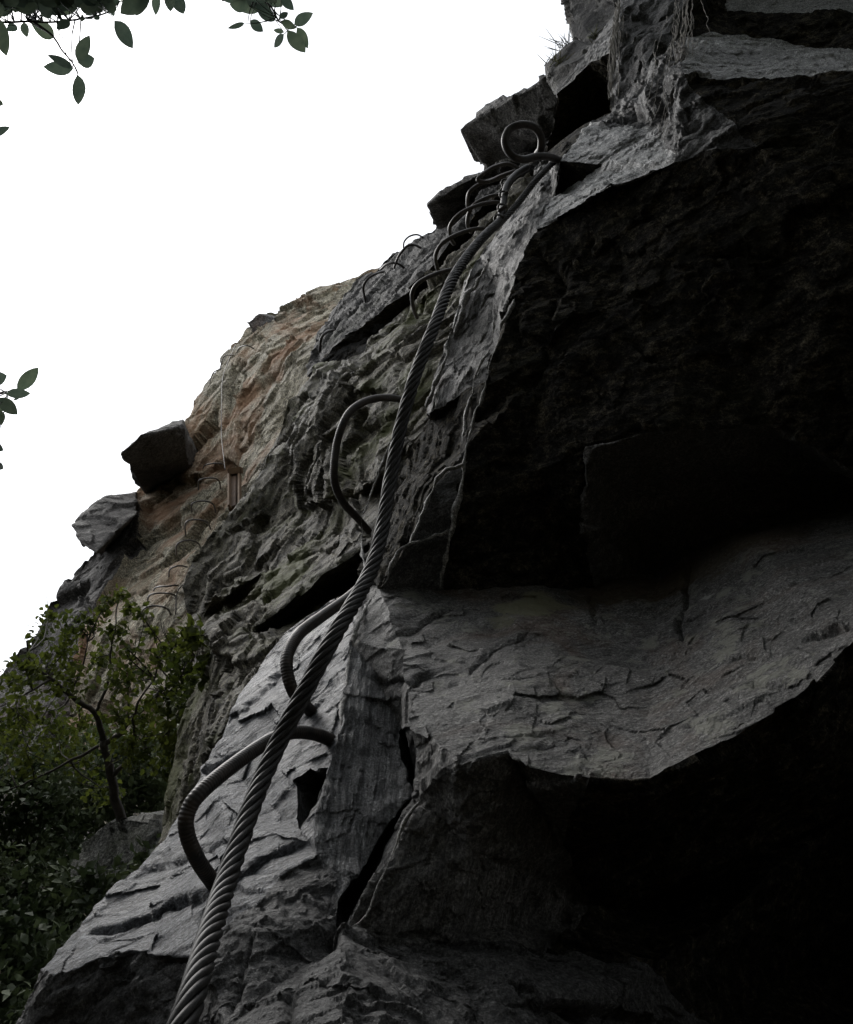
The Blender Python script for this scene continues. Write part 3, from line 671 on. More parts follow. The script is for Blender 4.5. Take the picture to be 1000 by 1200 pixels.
M_FACES = [
    ('steep', 'm5', 'm6', 'm7', 'i7'), ('steep', 'm7', 'm8', 'i6', 'i7'), ('steep', 'm8', 'm9', 'i8', 'i1', 'i6'), ('steep', 'm9', 'm10', 'i8'), ('steep', 'm10', 'm11', 'i9', 'i8'), ('steep', 'i8', 'i9', 'i2', 'i1'),
    ('steep', 'm11', 'm12', 'k2', 'k1', 'i9'), ('slope', 'i1', 'i2', 'i3', 'i4', 'i5', 'i6'), ('gap', 'i3', 'j2', 'j1', 'i4'), ('gap', 'i4', 'j1', 'j4', 'i5'), ('gap', 'j2', 'j3', 'j4', 'j1'),
    ('steep', 'i7', 'i6', 'i5', 'j5', 'm5'), ('lump', 'i5', 'j4', 'j8', 'j6', 'j5'), ('lump', 'm5', 'j5', 'j6', 'j9', 'm4'), ('lump', 'm4', 'j9', 'm3'), ('gap', 'j9', 'j6', 'j7', 'j10'), ('lump', 'm3', 'j9', 'j10', 'm2'), ('lump', 'j6', 'j8', 'j7'),
    ('lump', 'm2', 'j10', 'j7', 'j11', 'm0', 'm1'), ('lump', 'j4', 'j3', 'k13', 'j11', 'j7', 'j8'),
    ('slope', 'i9', 'k1', 'k11', 'i2'), ('gap', 'i2', 'k11', 'k12', 'k13', 'j3', 'j2', 'i3'), ('slope', 'k1', 'k14', 'k3', 'k8', 'k12', 'k11'), ('slope', 'k2', 'k15', 'k4', 'k3', 'k14'), ('slope', 'k1', 'k2', 'k14'),
    ('slope', 'k3', 'k4', 'k5', 'k9', 'k8'), ('slope', 'k5', 'k6', 'k7', 'k10', 'k9'), ('slope', 'k2', 'm12', 'k15'), ('slope', 'k10', 'x1', 'x2', 'k9'), ('slope', 'k9', 'x2', 'x3', 'k8'), ('slope', 'k8', 'x3', 'x4', 'k12'), ('slope', 'k10', 'k7', 'x6', 'x5', 'x1'),
    ('lump', 'm0', 'm1', 'm2', 'e1'), ('lump', 'm2', 'm3', 'm4', 'm5', 'e2', 'e1'), ('steep', 'm5', 'm6', 'm7', 'e3', 'e2'), ('steep', 'm7', 'm8', 'm9', 'm10', 'm11', 'm12', 'e4', 'e3'), ('steep', 'm12', 'k15', 'k4', 'e5', 'e4'), ('steep', 'k4', 'k5', 'k6', 'k7', 'e6', 'e5'),
]
M_GROUPS = {
    'steep': ('rock_face_panel', M['mid'], AX_MID, 1.9, None, 0.6), 'slope': ('rock_slope', M['mossy'], AX_SLAB, 1.6, 'moss flecked sloping rock behind the cable', 0.6),
    'gap': ('rock_crevice', M['mid'], AX_SLAB, 0.7), 'lump': ('rock_lump', M['mossy'], AX_MID, 1.2, None, 0.6),
}
build_rock('rock_outcrop', M_PTS, M_FACES, M_GROUPS, 3.0, 1.9, 1.0, 'mossy brown grey outcrop behind the cable left of the dark face', hidden=['e%d' % i for i in range(1, 7)] + ['k12', 'k13'] + ['x%d' % i for i in range(1, 7)])

# ------------------------------------------------------------------ upper strip below the skyline
U_PTS = dict(
    a=(360, 442, 5.0), b=(400, 398, 4.9), c=(450, 366, 4.6), d=(505, 318, 4.3), e=(570, 240, 4.0), f=(645, 175, 3.7),
    ab=(372, 452, 5.6), bb=(408, 418, 5.6), cb=(462, 388, 5.4), db=(520, 345, 5.1), eb=(590, 262, 4.7), fb=(670, 200, 4.4),
    s0=(372, 395, 6.6), s1=(405, 352, 6.8), s2=(428, 328, 6.8), s3=(455, 305, 6.6), s4=(482, 287, 6.4), s5=(512, 268, 6.2), s6=(530, 258, 6.0), s7=(575, 215, 5.6), s8=(620, 190, 5.2), s9=(690, 150, 5.0),
    g0=(430, 352, 5.9), g1=(480, 315, 5.7), g2=(545, 262, 5.2),
    h0=(440, 420, 8), h1=(520, 330, 8), h2=(640, 230, 7.5), h3=(720, 160, 7.5), h4=(400, 440, 8.5),
)
U_FACES = [
    ('top', 'a', 's0', 's1', 'b'), ('top', 'b', 's1', 's2', 'g0', 'c'), ('top', 'g0', 's2', 's3', 's4', 'g1'), ('top', 'c', 'g0', 'g1', 'd'), ('top', 'g1', 's4', 's5', 'g2'), ('top', 'd', 'g1', 'g2', 'e'), ('top', 's5', 's6', 's7', 'g2'),
    ('top', 'e', 'g2', 's7', 's8', 'f'), ('top', 'f', 's8', 's9'),
    ('low', 'a', 'b', 'bb', 'ab'), ('low', 'b', 'c', 'cb', 'bb'), ('low', 'c', 'd', 'db', 'cb'), ('low', 'd', 'e', 'eb', 'db'), ('low', 'e', 'f', 'fb', 'eb'),
    ('top', 's0', 's1', 's2', 's3', 'h0', 'h4'), ('top', 's3', 's4', 's5', 's6', 'h1', 'h0'), ('top', 's6', 's7', 's8', 'h2', 'h1'), ('top', 's8', 's9', 'h3', 'h2'), ('top', 'a', 'ab', 'h4', 's0'),
]
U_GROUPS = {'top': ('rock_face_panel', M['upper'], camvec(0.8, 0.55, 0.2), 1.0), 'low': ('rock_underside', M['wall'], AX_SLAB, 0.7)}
build_rock('rock_band', U_PTS, U_FACES, U_GROUPS, 3.6, 3.0, 1.0, 'grey slanting rock band under the skyline with a dark crack below it', hidden=['h%d' % i for i in range(5)])

# ------------------------------------------------------------------ far cliff
F_PTS = dict(
    a0=(-60, 830, 9.8), a1=(5, 790, 9.7), a2=(42, 755, 9.6), a3=(62, 712, 9.8), a4=(88, 672, 10), a5=(108, 652, 10.1), a6=(125, 620, 10.3), a7=(160, 582, 10.5), a8=(185, 545, 10.8), a9=(212, 500, 11.1), a10=(225, 484, 11.3),
    a11=(240, 458, 11.5), a12=(258, 432, 11.7), a13=(272, 408, 11.9), a14=(285, 396, 12), a15=(302, 376, 12.1), a16=(330, 365, 12.3), a17=(362, 348, 12.6), a18=(398, 336, 12.9), a19=(440, 318, 13.2), a20=(520, 275, 13.6),
    b1=(90, 745, 9.2), b2=(130, 690, 9.5), b3=(162, 640, 9.9), b4=(170, 600, 10.2), b5=(215, 550, 10.5), b6=(235, 510, 10.8), b7=(250, 470, 11.1),
    c1=(150, 740, 8.9), c2=(185, 690, 9.2), c3=(215, 640, 9.5), c4=(240, 590, 9.8), c5=(262, 540, 10.2), c6=(268, 480, 10.7), c7=(275, 430, 11.2), 
    g1=(278, 545, 9.9), g2=(280, 490, 10.3), g3=(288, 440, 10.7), d1=(330, 480, 9.7), d2=(320, 420, 10.3), d3=(350, 390, 10.6), d4=(400, 380, 10.2), d5=(460, 340, 10.8), d6=(380, 430, 9.4),
    e1=(300, 600, 9.0), e2=(250, 680, 8.6), e3=(230, 760, 8.3), e4=(300, 900, 7.6), e5=(420, 560, 8.4), e6=(480, 440, 8.8), e7=(560, 330, 9.6), f0=(-60, 1000, 8.8), f1=(120, 1000, 8.0), f2=(300, 1000, 7.4), f3=(80, 830, 8.9),
    z1=(60, 900, 14), z2=(150, 720, 15), z3=(260, 560, 16), z4=(340, 430, 17), z5=(480, 340, 18), z6=(560, 300, 18),
)
FD = lambda t: 9.0 + (t - 9.0) * 2.4
F_PTS = {k: (p[0], p[1], FD(p[2])) for k, p in F_PTS.items()}
F_FACES = [
    ('dark', 'a1', 'a2', 'b1', 'f3'), ('dark', 'a2', 'a3', 'a4', 'b2', 'b1'), ('dark', 'a4', 'a5', 'a6', 'b3', 'b2'), ('dark', 'a6', 'a7', 'b4', 'b3'), ('far', 'a7', 'a8', 'b5', 'b4'), ('far', 'a8', 'a9', 'a10', 'b6', 'b5'), ('far', 'a10', 'a11', 'b7', 'b6'),
    ('far', 'a11', 'a12', 'c7', 'b7'), ('far', 'a12', 'a13', 'a14', 'g3', 'c7'), ('far', 'b1', 'b2', 'c2', 'c1'), ('far', 'b2', 'b3', 'c3', 'c2'), ('far', 'b3', 'b4', 'b5', 'c4', 'c3'), ('far', 'b5', 'b6', 'c5', 'c4'), ('far', 'b6', 'b7', 'c6', 'c5'), ('far', 'b7', 'c7', 'c6'),
    ('gully', 'c5', 'c6', 'g2', 'g1'), ('gully', 'c6', 'c7', 'g3', 'g2'), ('far', 'c4', 'c5', 'g1', 'e1'), ('far', 'g1', 'g2', 'd1', 'e1'), ('far', 'g2', 'g3', 'd2', 'd1'), ('far', 'g3', 'a14', 'a15', 'd2'), ('far', 'a15', 'a16', 'd3', 'd2'), ('far', 'a16', 'a17', 'd4', 'd3'),
    ('far', 'a17', 'a18', 'a19', 'd5', 'd4'), ('far', 'a19', 'a20', 'e7', 'd5'), ('far', 'd2', 'd3', 'd6', 'd1'), ('far', 'd3', 'd4', 'd6'), ('far', 'd4', 'd5', 'e7', 'e6', 'd6'), ('far', 'd1', 'd6', 'e6', 'e5', 'e1'),
    ('far', 'c3', 'c4', 'e1', 'e2'), ('far', 'c1', 'c2', 'c3', 'e2', 'e3'), ('far', 'c1', 'e3', 'e4', 'f2', 'f1', 'f3', 'b1'), ('far', 'e2', 'e1', 'e5', 'e4', 'e3'), ('dark', 'a0', 'a1', 'f3', 'f1', 'f0'),
    ('dark', 'a0', 'a1', 'a2', 'z1'), ('dark', 'a2', 'a3', 'a4', 'a5', 'z2', 'z1'), ('dark', 'a5', 'a6', 'a7', 'z2'), ('far', 'a7', 'a8', 'a9', 'a10', 'a11', 'z3', 'z2'), ('far', 'a11', 'a12', 'a13', 'a14', 'a15', 'z4', 'z3'), ('far', 'a15', 'a16', 'a17', 'a18', 'z5', 'z4'), ('far', 'a18', 'a19', 'a20', 'z6', 'z5'),
]
F_GROUPS = {'far': ('rock_face_panel', M['far'], camvec(0.7, 0.5, 0.3), 1.5, None, 0.5), 'dark': ('rock_pillar', M['fardark'], AX_MID, 1.4, None, 0.4), 'gully': ('rock_gully', M['far'], AX_MID, 0.8)}
far = build_rock('cliff', F_PTS, F_FACES, F_GROUPS, 3.6, 8.0, 0.75, 'ochre and grey lichened cliff rising far on the left', aw=0.9, hidden=['z%d' % i for i in range(1, 7)] + ['e4', 'e5', 'e6', 'f2', 'f1', 'f0'])

# ------------------------------------------------------------------ jutting blocks
def block(root, rings, mat, size, amp, label, lim=3.4, name='rock_block', fd=None):
    """rings: two outlines (front, back) of (u, v, t) with the same count"""
    fr, bk = rings
    if fd: fr, bk = [(u, v, fd(t)) for u, v, t in fr], [(u, v, fd(t)) for u, v, t in bk]
    pts, faces, n = {}, [], len(fr)
    for i, p in enumerate(fr): pts['f%d' % i] = p
    for i, p in enumerate(bk): pts['b%d' % i] = p
    ids = list(pts); V = np.array([PX(*pts[k]) for k in ids])
    cen = V.mean(0); T = []
    for i in range(1, n - 1): T.append((0, i, i + 1)); T.append((n, n + i, n + i + 1))
    for i in range(n):
        j = (i + 1) % n; T += [(i, j, n + j), (i, n + j, n + i)]
    T2 = []
    for a, b, c in T:
        nn = np.cross(V[b] - V[a], V[c] - V[a])
        if nn @ ((V[a] + V[b] + V[c]) / 3 - cen) < 0: b, c = c, b
        T2.append((a, b, c))
    V, T, _ = refine(V, T2, [0] * len(T2), lim, hid=[0.0] * n + [1.0] * n)
    N = smooth_field(vnormals(V, T), T, 3)
    d = 0.010 * chunks(V / (0.11 * size), 5) + 0.006 * chunks(V / (0.045 * size), 15) + 0.008 * fbm(V / (0.1 * size), 4, 8)
    V = V + N * (d * size * amp)[:, None]
    if root is None:
        o = link(name, mesh_np(name, V, T, mat))
    else:
        o = bpy.data.objects.new(name, mesh_np(name, V - np.array(root.location), T, mat)); COL.objects.link(o); o.parent = root
    if label: o['label'] = label
    return o

block(far, ([(143, 532, 9.3), (166, 511, 9.3), (212, 500, 9.5), (222, 545, 10.1), (196, 566, 10.5), (176, 583, 10.7), (160, 566, 10.2)],
            [(164, 516, 11.2), (190, 503, 11.2), (215, 492, 11.3), (240, 545, 11.3), (215, 566, 11.2), (195, 580, 11.2), (178, 564, 11.2)]),
      M['darkblock'], 5, 0.5, 'dark block jutting from the cliff edge into the sky', fd=FD)
block(far, ([(84, 615, 9.7), (100, 600, 10.0), (128, 580, 10.3), (158, 576, 10.4), (162, 600, 10.0), (130, 628, 9.6), (113, 648, 9.4), (97, 638, 9.45)],
            [(100, 615, 11), (112, 604, 11), (140, 584, 11), (170, 580, 11), (172, 605, 11), (150, 630, 10.7), (130, 650, 10.6), (112, 640, 10.6)]),
      M['fardark'], 5, 0.7, 'small grey block jutting below the dark one', fd=FD)
block(far, ([(290, 378, 11.6), (303, 369, 11.7), (322, 372, 11.8), (326, 386, 11.7), (300, 394, 11.6)],
            [(296, 380, 12.4), (308, 371, 12.4), (330, 370, 12.5), (334, 388, 12.5), (306, 396, 12.4)]), M['fardark'], 4, 0.6, None, fd=FD)
sk = empty('rock_crest', PX(640, 120, 4.4)); tag(sk, 'stacked jagged rock blocks on the skyline above the anchor', None, None, 'structure')
block(sk, ([(541, 152, 4.4), (590, 118, 4.2), (640, 92, 4.0), (660, 108, 4.0), (655, 150, 4.1), (618, 178, 4.4), (572, 198, 4.55), (563, 190, 4.55), (556, 188, 4.55)],
           [(560, 150, 5.6), (605, 120, 5.6), (650, 95, 5.5), (690, 108, 5.4), (690, 165, 5.4), (640, 190, 5.4), (592, 205, 5.5), (584, 196, 5.5), (578, 190, 5.6)]),
      M['crest'], 3, 0.7, 'pointed dark block jutting out over the sky')
block(sk, ([(503, 240, 4.6), (532, 218, 4.5), (570, 200, 4.4), (620, 180, 4.3), (640, 215, 4.5), (580, 232, 4.8), (548, 250, 4.9), (516, 266, 4.95)],
           [(520, 240, 5.8), (545, 220, 5.8), (585, 202, 5.7), (640, 180, 5.6), (665, 215, 5.6), (600, 236, 5.7), (565, 254, 5.8), (534, 268, 5.8)]),
      M['crest'], 3, 0.7, 'rounded block below the pointed one')
block(sk, ([(664, -10, 3.9), (720, -20, 3.6), (725, 40, 3.4), (700, 62, 3.4), (672, 52, 3.6), (668, 25, 3.8)],
           [(690, -20, 5.2), (760, -20, 5.0), (770, 50, 4.8), (730, 80, 4.8), (695, 62, 5.0), (690, 25, 5.1)]), M['upper'], 2.4, 0.8, None)
block(sk, ([(645, 80, 3.5), (672, 52, 3.5), (716, 58, 3.2), (712, 80, 3.0), (660, 118, 3.2), (648, 104, 3.4)],
           [(668, 85, 4.6), (695, 58, 4.6), (740, 60, 4.4), (740, 90, 4.3), (690, 135, 4.4), (670, 115, 4.5)]), M['upper'], 2.4, 0.8, None)
block(sk, ([(664, -10, 4.0), (760, -200, 4.6), (900, -240, 4.4), (760, -20, 3.5)], [(690, -10, 6.0), (790, -200, 6.4), (930, -240, 6.2), (800, -20, 5.5)]), M['upper'], 3, 0.8, None)
bl = block(None, ([(92, 1000, 3.4), (120, 968, 3.4), (150, 955, 3.4), (186, 958, 3.3), (200, 1010, 3.1), (150, 1040, 3.1), (100, 1040, 3.2)],
             [(110, 985, 4.3), (135, 962, 4.3), (160, 950, 4.3), (200, 950, 4.2), (230, 1010, 4.1), (170, 1050, 4.1), (120, 1045, 4.2)]), M['boulder'], 3.5, 0.9, None, name='boulder')
tag(bl, 'grey mossy boulder half hidden in undergrowth left of the pale slab', 'boulder')

# ------------------------------------------------------------------ flake edges along the cracks, sky light painted in as a paler colour
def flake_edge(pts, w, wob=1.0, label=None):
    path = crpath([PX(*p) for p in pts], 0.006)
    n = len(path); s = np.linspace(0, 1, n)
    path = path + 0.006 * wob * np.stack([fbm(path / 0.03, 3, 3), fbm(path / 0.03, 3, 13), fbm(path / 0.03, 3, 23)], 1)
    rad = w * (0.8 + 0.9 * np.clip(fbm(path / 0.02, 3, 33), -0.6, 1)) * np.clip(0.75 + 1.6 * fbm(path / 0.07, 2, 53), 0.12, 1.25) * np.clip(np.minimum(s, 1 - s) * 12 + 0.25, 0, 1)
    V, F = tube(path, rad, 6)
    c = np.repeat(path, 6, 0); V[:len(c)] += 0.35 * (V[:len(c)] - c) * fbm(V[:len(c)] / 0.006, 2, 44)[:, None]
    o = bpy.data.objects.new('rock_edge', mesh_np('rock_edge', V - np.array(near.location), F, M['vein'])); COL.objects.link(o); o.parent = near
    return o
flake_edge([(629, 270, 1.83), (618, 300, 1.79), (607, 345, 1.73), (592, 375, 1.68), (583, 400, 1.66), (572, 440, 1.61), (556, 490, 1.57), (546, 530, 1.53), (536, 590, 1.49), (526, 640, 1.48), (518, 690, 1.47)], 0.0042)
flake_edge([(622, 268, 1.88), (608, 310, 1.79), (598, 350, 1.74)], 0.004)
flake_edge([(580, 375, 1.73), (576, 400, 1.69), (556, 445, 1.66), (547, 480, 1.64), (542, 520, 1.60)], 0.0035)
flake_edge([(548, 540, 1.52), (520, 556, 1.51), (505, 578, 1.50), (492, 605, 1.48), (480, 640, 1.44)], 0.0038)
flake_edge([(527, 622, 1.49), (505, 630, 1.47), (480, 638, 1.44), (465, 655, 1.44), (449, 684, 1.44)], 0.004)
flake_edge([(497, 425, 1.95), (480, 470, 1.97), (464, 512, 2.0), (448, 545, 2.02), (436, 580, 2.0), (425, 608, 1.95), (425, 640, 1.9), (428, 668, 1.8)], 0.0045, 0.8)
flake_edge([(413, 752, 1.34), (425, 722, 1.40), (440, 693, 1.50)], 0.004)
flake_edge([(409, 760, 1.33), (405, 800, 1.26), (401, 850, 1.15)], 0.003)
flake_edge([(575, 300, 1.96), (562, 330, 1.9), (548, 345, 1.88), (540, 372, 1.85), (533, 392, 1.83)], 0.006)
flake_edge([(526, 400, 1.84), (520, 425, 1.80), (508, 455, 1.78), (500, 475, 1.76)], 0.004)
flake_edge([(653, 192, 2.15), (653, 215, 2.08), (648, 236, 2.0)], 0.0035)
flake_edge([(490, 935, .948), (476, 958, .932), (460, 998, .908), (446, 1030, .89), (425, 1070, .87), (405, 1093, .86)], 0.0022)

# ------------------------------------------------------------------ iron rungs
def rung(pts, r, label, ribbed=True, group='iron rungs fixed up the cliff', step=None):
    path = crpath([PX(*p) for p in pts], step or r * 0.09)
    L = np.concatenate([[0], np.cumsum(np.linalg.norm(np.diff(path, axis=0), axis=1))])
    rad = r * (1 + 0.035 * np.sin(L / (r * 0.48) * 2 * math.pi)) if ribbed else r * np.ones(len(L))
    V, F = tube(path, rad, 14 if ribbed else 8)
    c = path.mean(0)
    o = link('iron_rung', mesh_np('iron_rung', V - c, F, M['iron'])); o.location = c
    return tag(o, label, 'rung', group)

rung([(262, 1062, 1.02), (252, 1038, .97), (232, 1008, .93), (219, 975, .92), (221, 950, .925), (238, 926, .94), (280, 892, 1.0), (318, 867, 1.06), (345, 858, 1.09), (372, 861, 1.13), (392, 869, 1.17), (425, 880, 1.25)], .0083,
     'large ribbed iron rung nearest the camera, crossing behind the twisted cable')
rung([(378, 845, 1.32), (362, 831, 1.26), (345, 812, 1.20), (337, 788, 1.20), (338, 765, 1.22), (352, 742, 1.27), (378, 722, 1.36), (405, 703, 1.46), (425, 686, 1.58)], .0085,
     'second ribbed iron rung up, behind the cable where it meets the ledge')
rung([(432, 622, 2.1), (418, 606, 1.98), (402, 588, 1.90), (392, 562, 1.86), (394, 525, 1.88), (402, 497, 1.90), (413, 480, 1.93), (432, 469, 1.98), (455, 466, 2.06), (478, 470, 2.2)], .0082,
     'tall iron rung halfway up, bowed out left of the cable in front of mossy rock')
T4 = 3.1
for pts, lab in (
    ([(489, 372, 3.3), (485, 362, 3.2), (483, 345, 3.1), (490, 332, 3.08), (508, 322, 3.1), (528, 316, 3.15), (545, 314, 3.3)], 'small iron rung meeting the cable above the tall bowed one'),
    ([(516, 322, 3.4), (512, 312, 3.3), (511, 298, 3.2), (520, 284, 3.18), (540, 273, 3.2), (560, 268, 3.25), (580, 269, 3.4)], 'iron rung just below the cluster under the ring anchor'),
    ([(532, 286, 3.5), (528, 278, 3.4), (528, 264, 3.3), (540, 250, 3.28), (562, 240, 3.3), (582, 237, 3.35), (592, 240, 3.5)], 'lowest iron rung of the cluster under the ring anchor'),
    ([(552, 272, 3.6), (548, 264, 3.5), (549, 252, 3.4), (556, 240, 3.38), (572, 231, 3.4), (588, 228, 3.5)], 'inner iron rung half hidden in the cluster under the ring anchor'),
    ([(551, 250, 3.6), (548, 240, 3.5), (550, 226, 3.4), (560, 217, 3.4), (576, 211, 3.4), (592, 208, 3.5)], 'second highest iron rung of the cluster under the ring anchor'),
    ([(608, 197, 3.6), (595, 192, 3.45), (578, 196, 3.35), (566, 204, 3.3), (560, 211, 3.3), (572, 213, 3.35), (588, 206, 3.45), (608, 199, 3.6)], 'narrow pointed iron rung directly under the ring anchor'),
):
    rung(pts, .0075, lab, False, step=.006)
for pts, lab, r in (
    ([(429, 356, 5.6), (427, 346, 5.5), (426, 336, 5.45), (431, 327, 5.45), (440, 321, 5.5), (450, 318, 5.7)], 'dark iron rung on the skyline band, left of the arched pair', .008),
    ([(446, 316, 5.8), (453, 310, 5.7), (462, 308, 5.65), (470, 311, 5.7), (477, 318, 5.8)], 'low arched iron rung on the skyline band', .008),
    ([(462, 314, 5.7), (466, 303, 5.6), (471, 295, 5.55), (478, 288, 5.55), (486, 287, 5.6), (494, 291, 5.8)], 'tall hooked iron rung beside the low arched one', .008),
    ([(473, 290, 6.2), (474, 283, 6.1), (480, 277, 6.1), (489, 275, 6.1), (497, 279, 6.2)], 'thin iron rung silhouetted highest on the skyline band', .006),
    ([(376, 422, 5.6), (375, 408, 5.5), (377, 396, 5.45), (383, 389, 5.5), (392, 387, 5.7)], 'iron rung at the left end of the dark slanting crack', .009),
):
    rung(pts, r, lab, False, step=.012)
far_r = (
    ([(246, 450, 11.0), (247, 444, 10.9), (251, 436, 10.8), (259, 432, 11.0)], 'iron rung standing out against the sky on the far cliff edge, lower of two'),
    ([(258, 434, 11.1), (260, 424, 10.9), (264, 417, 10.85), (274, 416, 11.1)], 'iron rung standing out against the sky on the far cliff edge, upper of two'),
    ([(278, 412, 11.0), (281, 407, 10.9), (290, 405, 10.8), (298, 409, 10.9)], 'topmost iron rung of the far cliff ladder, on pale rock'),
    ([(238, 549, 9.9), (241, 545, 9.7), (252, 543, 9.65), (262, 544, 9.7), (264, 550, 9.9)], 'thin iron rung left of the timber post on the far cliff'),
    ([(233, 574, 9.6), (233, 564, 9.4), (238, 561, 9.3), (250, 560, 9.3), (257, 564, 9.35), (259, 574, 9.6)], 'first iron rung below the timber post level on the far cliff'),
    ([(225, 600, 9.4), (225, 591, 9.2), (230, 588, 9.15), (240, 587, 9.15), (250, 591, 9.2), (253, 600, 9.4)], 'second iron rung below the timber post level on the far cliff'),
    ([(218, 628, 9.3), (217, 616, 9.1), (221, 610, 9.0), (232, 609, 9.0), (243, 612, 9.05), (247, 620, 9.3)], 'third iron rung below the timber post level on the far cliff'),
    ([(207, 650, 9.2), (207, 640, 9.0), (212, 635, 8.95), (222, 633, 8.95), (233, 637, 9.0), (236, 647, 9.2)], 'fourth iron rung below the timber post level on the far cliff'),
    ([(198, 676, 9.1), (199, 668, 8.95), (205, 664, 8.9), (213, 663, 8.9), (224, 666, 9.1)], 'fifth iron rung below the timber post level on the far cliff'),
    ([(180, 692, 8.95), (184, 688, 8.8), (196, 687, 8.75), (208, 686, 8.8), (214, 690, 9.0)], 'flat iron rung third from the bottom of the far ladder'),
    ([(173, 710, 8.85), (174, 700, 8.7), (179, 696, 8.6), (192, 695, 8.6), (204, 697, 8.6), (208, 706, 8.9)], 'iron rung second from the bottom of the far ladder above the shrub'),
    ([(165, 726, 8.8), (167, 716, 8.6), (173, 711, 8.5), (185, 710, 8.5), (197, 714, 8.5), (201, 724, 8.8)], 'lowest iron rung of the far ladder just above the shrub'),
)
for pts, lab in far_r:
    rung([(u, v, FD(t)) for u, v, t in pts], .0085, lab, False, 'iron rungs of the far cliff ladder', step=.03)

# ------------------------------------------------------------------ cable with its strands
def cable(ctrl, R_, label, n=7, pitch=None, name='steel_cable', mat='steel'):
    path = crpath([PX(*p) for p in ctrl], 0.0022)
    L = np.concatenate([[0], np.cumsum(np.linalg.norm(np.diff(path, axis=0), axis=1))])
    T, Nn, B = frames(path)
    rs = R_ * math.sin(math.pi / n) / (1 + math.sin(math.pi / n)); rc = R_ - rs
    pitch = pitch or R_ * 12.0
    c0 = path[0]
    root = empty(name, c0); tag(root, label, 'cable')
    V, F = tube(path[::4], rc * 0.9, 10)
    o = bpy.data.objects.new('core', mesh_np('core', V - c0, F, M['iron'])); COL.objects.link(o); o.parent = root
    for k in range(n):
        a = L / pitch * 2 * math.pi + 2 * math.pi * k / n + 0.12 * fbm(np.stack([L / .05, L * 0 + k * 7, L * 0], 1), 2, 5)
        h = path + rc * (1 + 0.05 * fbm(np.stack([L / .03, L * 0 + k * 3, L * 0 + 2], 1), 2, 9))[:, None] * (np.cos(a)[:, None] * Nn + np.sin(a)[:, None] * B)
        V, F = tube(h, rs * 1.04, 7)
        o = bpy.data.objects.new('strand', mesh_np('strand', V - c0, F, M[mat])); COL.objects.link(o); o.parent = root
    return root
main_c = cable([(200, 1240, .49), (226, 1165, .535), (246, 1095, .61), (268, 1025, .70), (297, 940, .78), (322, 880, .83), (355, 815, .86), (392, 745, .90), (432, 675, 1.0), (447, 625, 1.06), (458, 560, 1.12), (470, 500, 1.16), (487, 440, 1.2), (510, 380, 1.27), (532, 325, 1.42), (562, 283, 1.65), (590, 256, 1.9)], .0088,
      'thick twisted steel cable running up from the foreground to the ring anchor')
cable([(586, 262, 1.92), (606, 240, 2.0), (628, 212, 2.1), (652, 187, 2.2)], .0075, 'short cable length slanting from the clamps up to the ring anchor')
# clamps where the two cables meet
def clamp(u, v, t, s, ang):
    c = PX(u, v, t)
    e1 = camvec(math.cos(ang), math.sin(ang), 0.2); e2 = camvec(-math.sin(ang), math.cos(ang), 0.0)
    k = np.linspace(0, math.pi, 12)
    path = [c - 1.6 * s * e2 * 0 + e2 * s * math.cos(a) + e1 * s * math.sin(a) for a in k]
    path = [path[0] - e1 * s * 1.1] + path + [path[-1] - e1 * s * 1.1]
    V1, F1 = tube(np.array(path), s * 0.28, 8)
    V2, F2 = tube(np.array([c + e2 * s * 1.5 - e1 * s * .4, c + e2 * s * 1.0 - e1 * s * .4, c - e2 * s * 1.0 - e1 * s * .4, c - e2 * s * 1.5 - e1 * s * .4]), np.array([.25, .6, .6, .25]) * s, 6)
    return join([(V1, F1), (V2, F2)])
for (u, v, t, a) in ((584, 256, 1.86, 2.4), (588, 243, 1.93, 2.2), (590, 228, 1.99, 2.5), (592, 214, 2.05, 2.2)):
    V, F = clamp(u, v, t, .008, a)
    o = bpy.data.objects.new('cable_clamp', mesh_np('cable_clamp', V - np.array(main_c.location), F, M['iron'])); COL.objects.link(o); o.parent = main_c
path = crpath([PX(*p) for p in [(586, 258, 1.93), (590, 240, 1.97), (594, 218, 2.03), (604, 205, 2.1), (618, 196, 2.14)]], .004)
V, F = tube(path, .0075, 10)
o = bpy.data.objects.new('cable_tail', mesh_np('cable_tail', V - np.array(main_c.location), F, M['steel'])); COL.objects.link(o); o.parent = main_c

# ring (pigtail) anchor
path = crpath([PX(*p) for p in [(690, 205, 2.32), (668, 194, 2.24), (648, 185, 2.14), (632, 183, 2.07), (612, 187, 2.03), (598, 180, 2.02), (592, 166, 2.02), (597, 152, 2.03), (611, 146, 2.04), (626, 149, 2.06), (634, 160, 2.08), (634, 174, 2.10), (630, 180, 2.12)]], .003)
V, F = tube(path, .0088, 14)
o = link('ring_anchor', mesh_np('ring_anchor', V - path[0], F, M['iron'])); o.location = path[0]
tag(o, 'thick iron pigtail ring curled open at the head of the cable', 'anchor')

# thin cables on the far cliff
def wire(pts, r, label, cat='cable'):
    path = crpath([PX(u, v, FD(t)) for u, v, t in pts], .04); V, F = tube(path, r, 6)
    o = link('steel_cable', mesh_np('steel_cable', V - path[0], F, M['iron'])); o.location = path[0]
    return tag(o, label, cat)
wire([(276, 404, 11.2), (262, 440, 10.7), (260, 475, 10.3), (260, 512, 10.0), (264, 550, 9.6)], .0055, 'thin pale cable hanging straight down the far cliff beside the gully')
wire([(282, 600, 8.9), (262, 640, 8.5), (240, 668, 8.4), (210, 690, 8.4), (206, 720, 8.35)], .006, 'thin dark cable looping along the right of the far ladder')

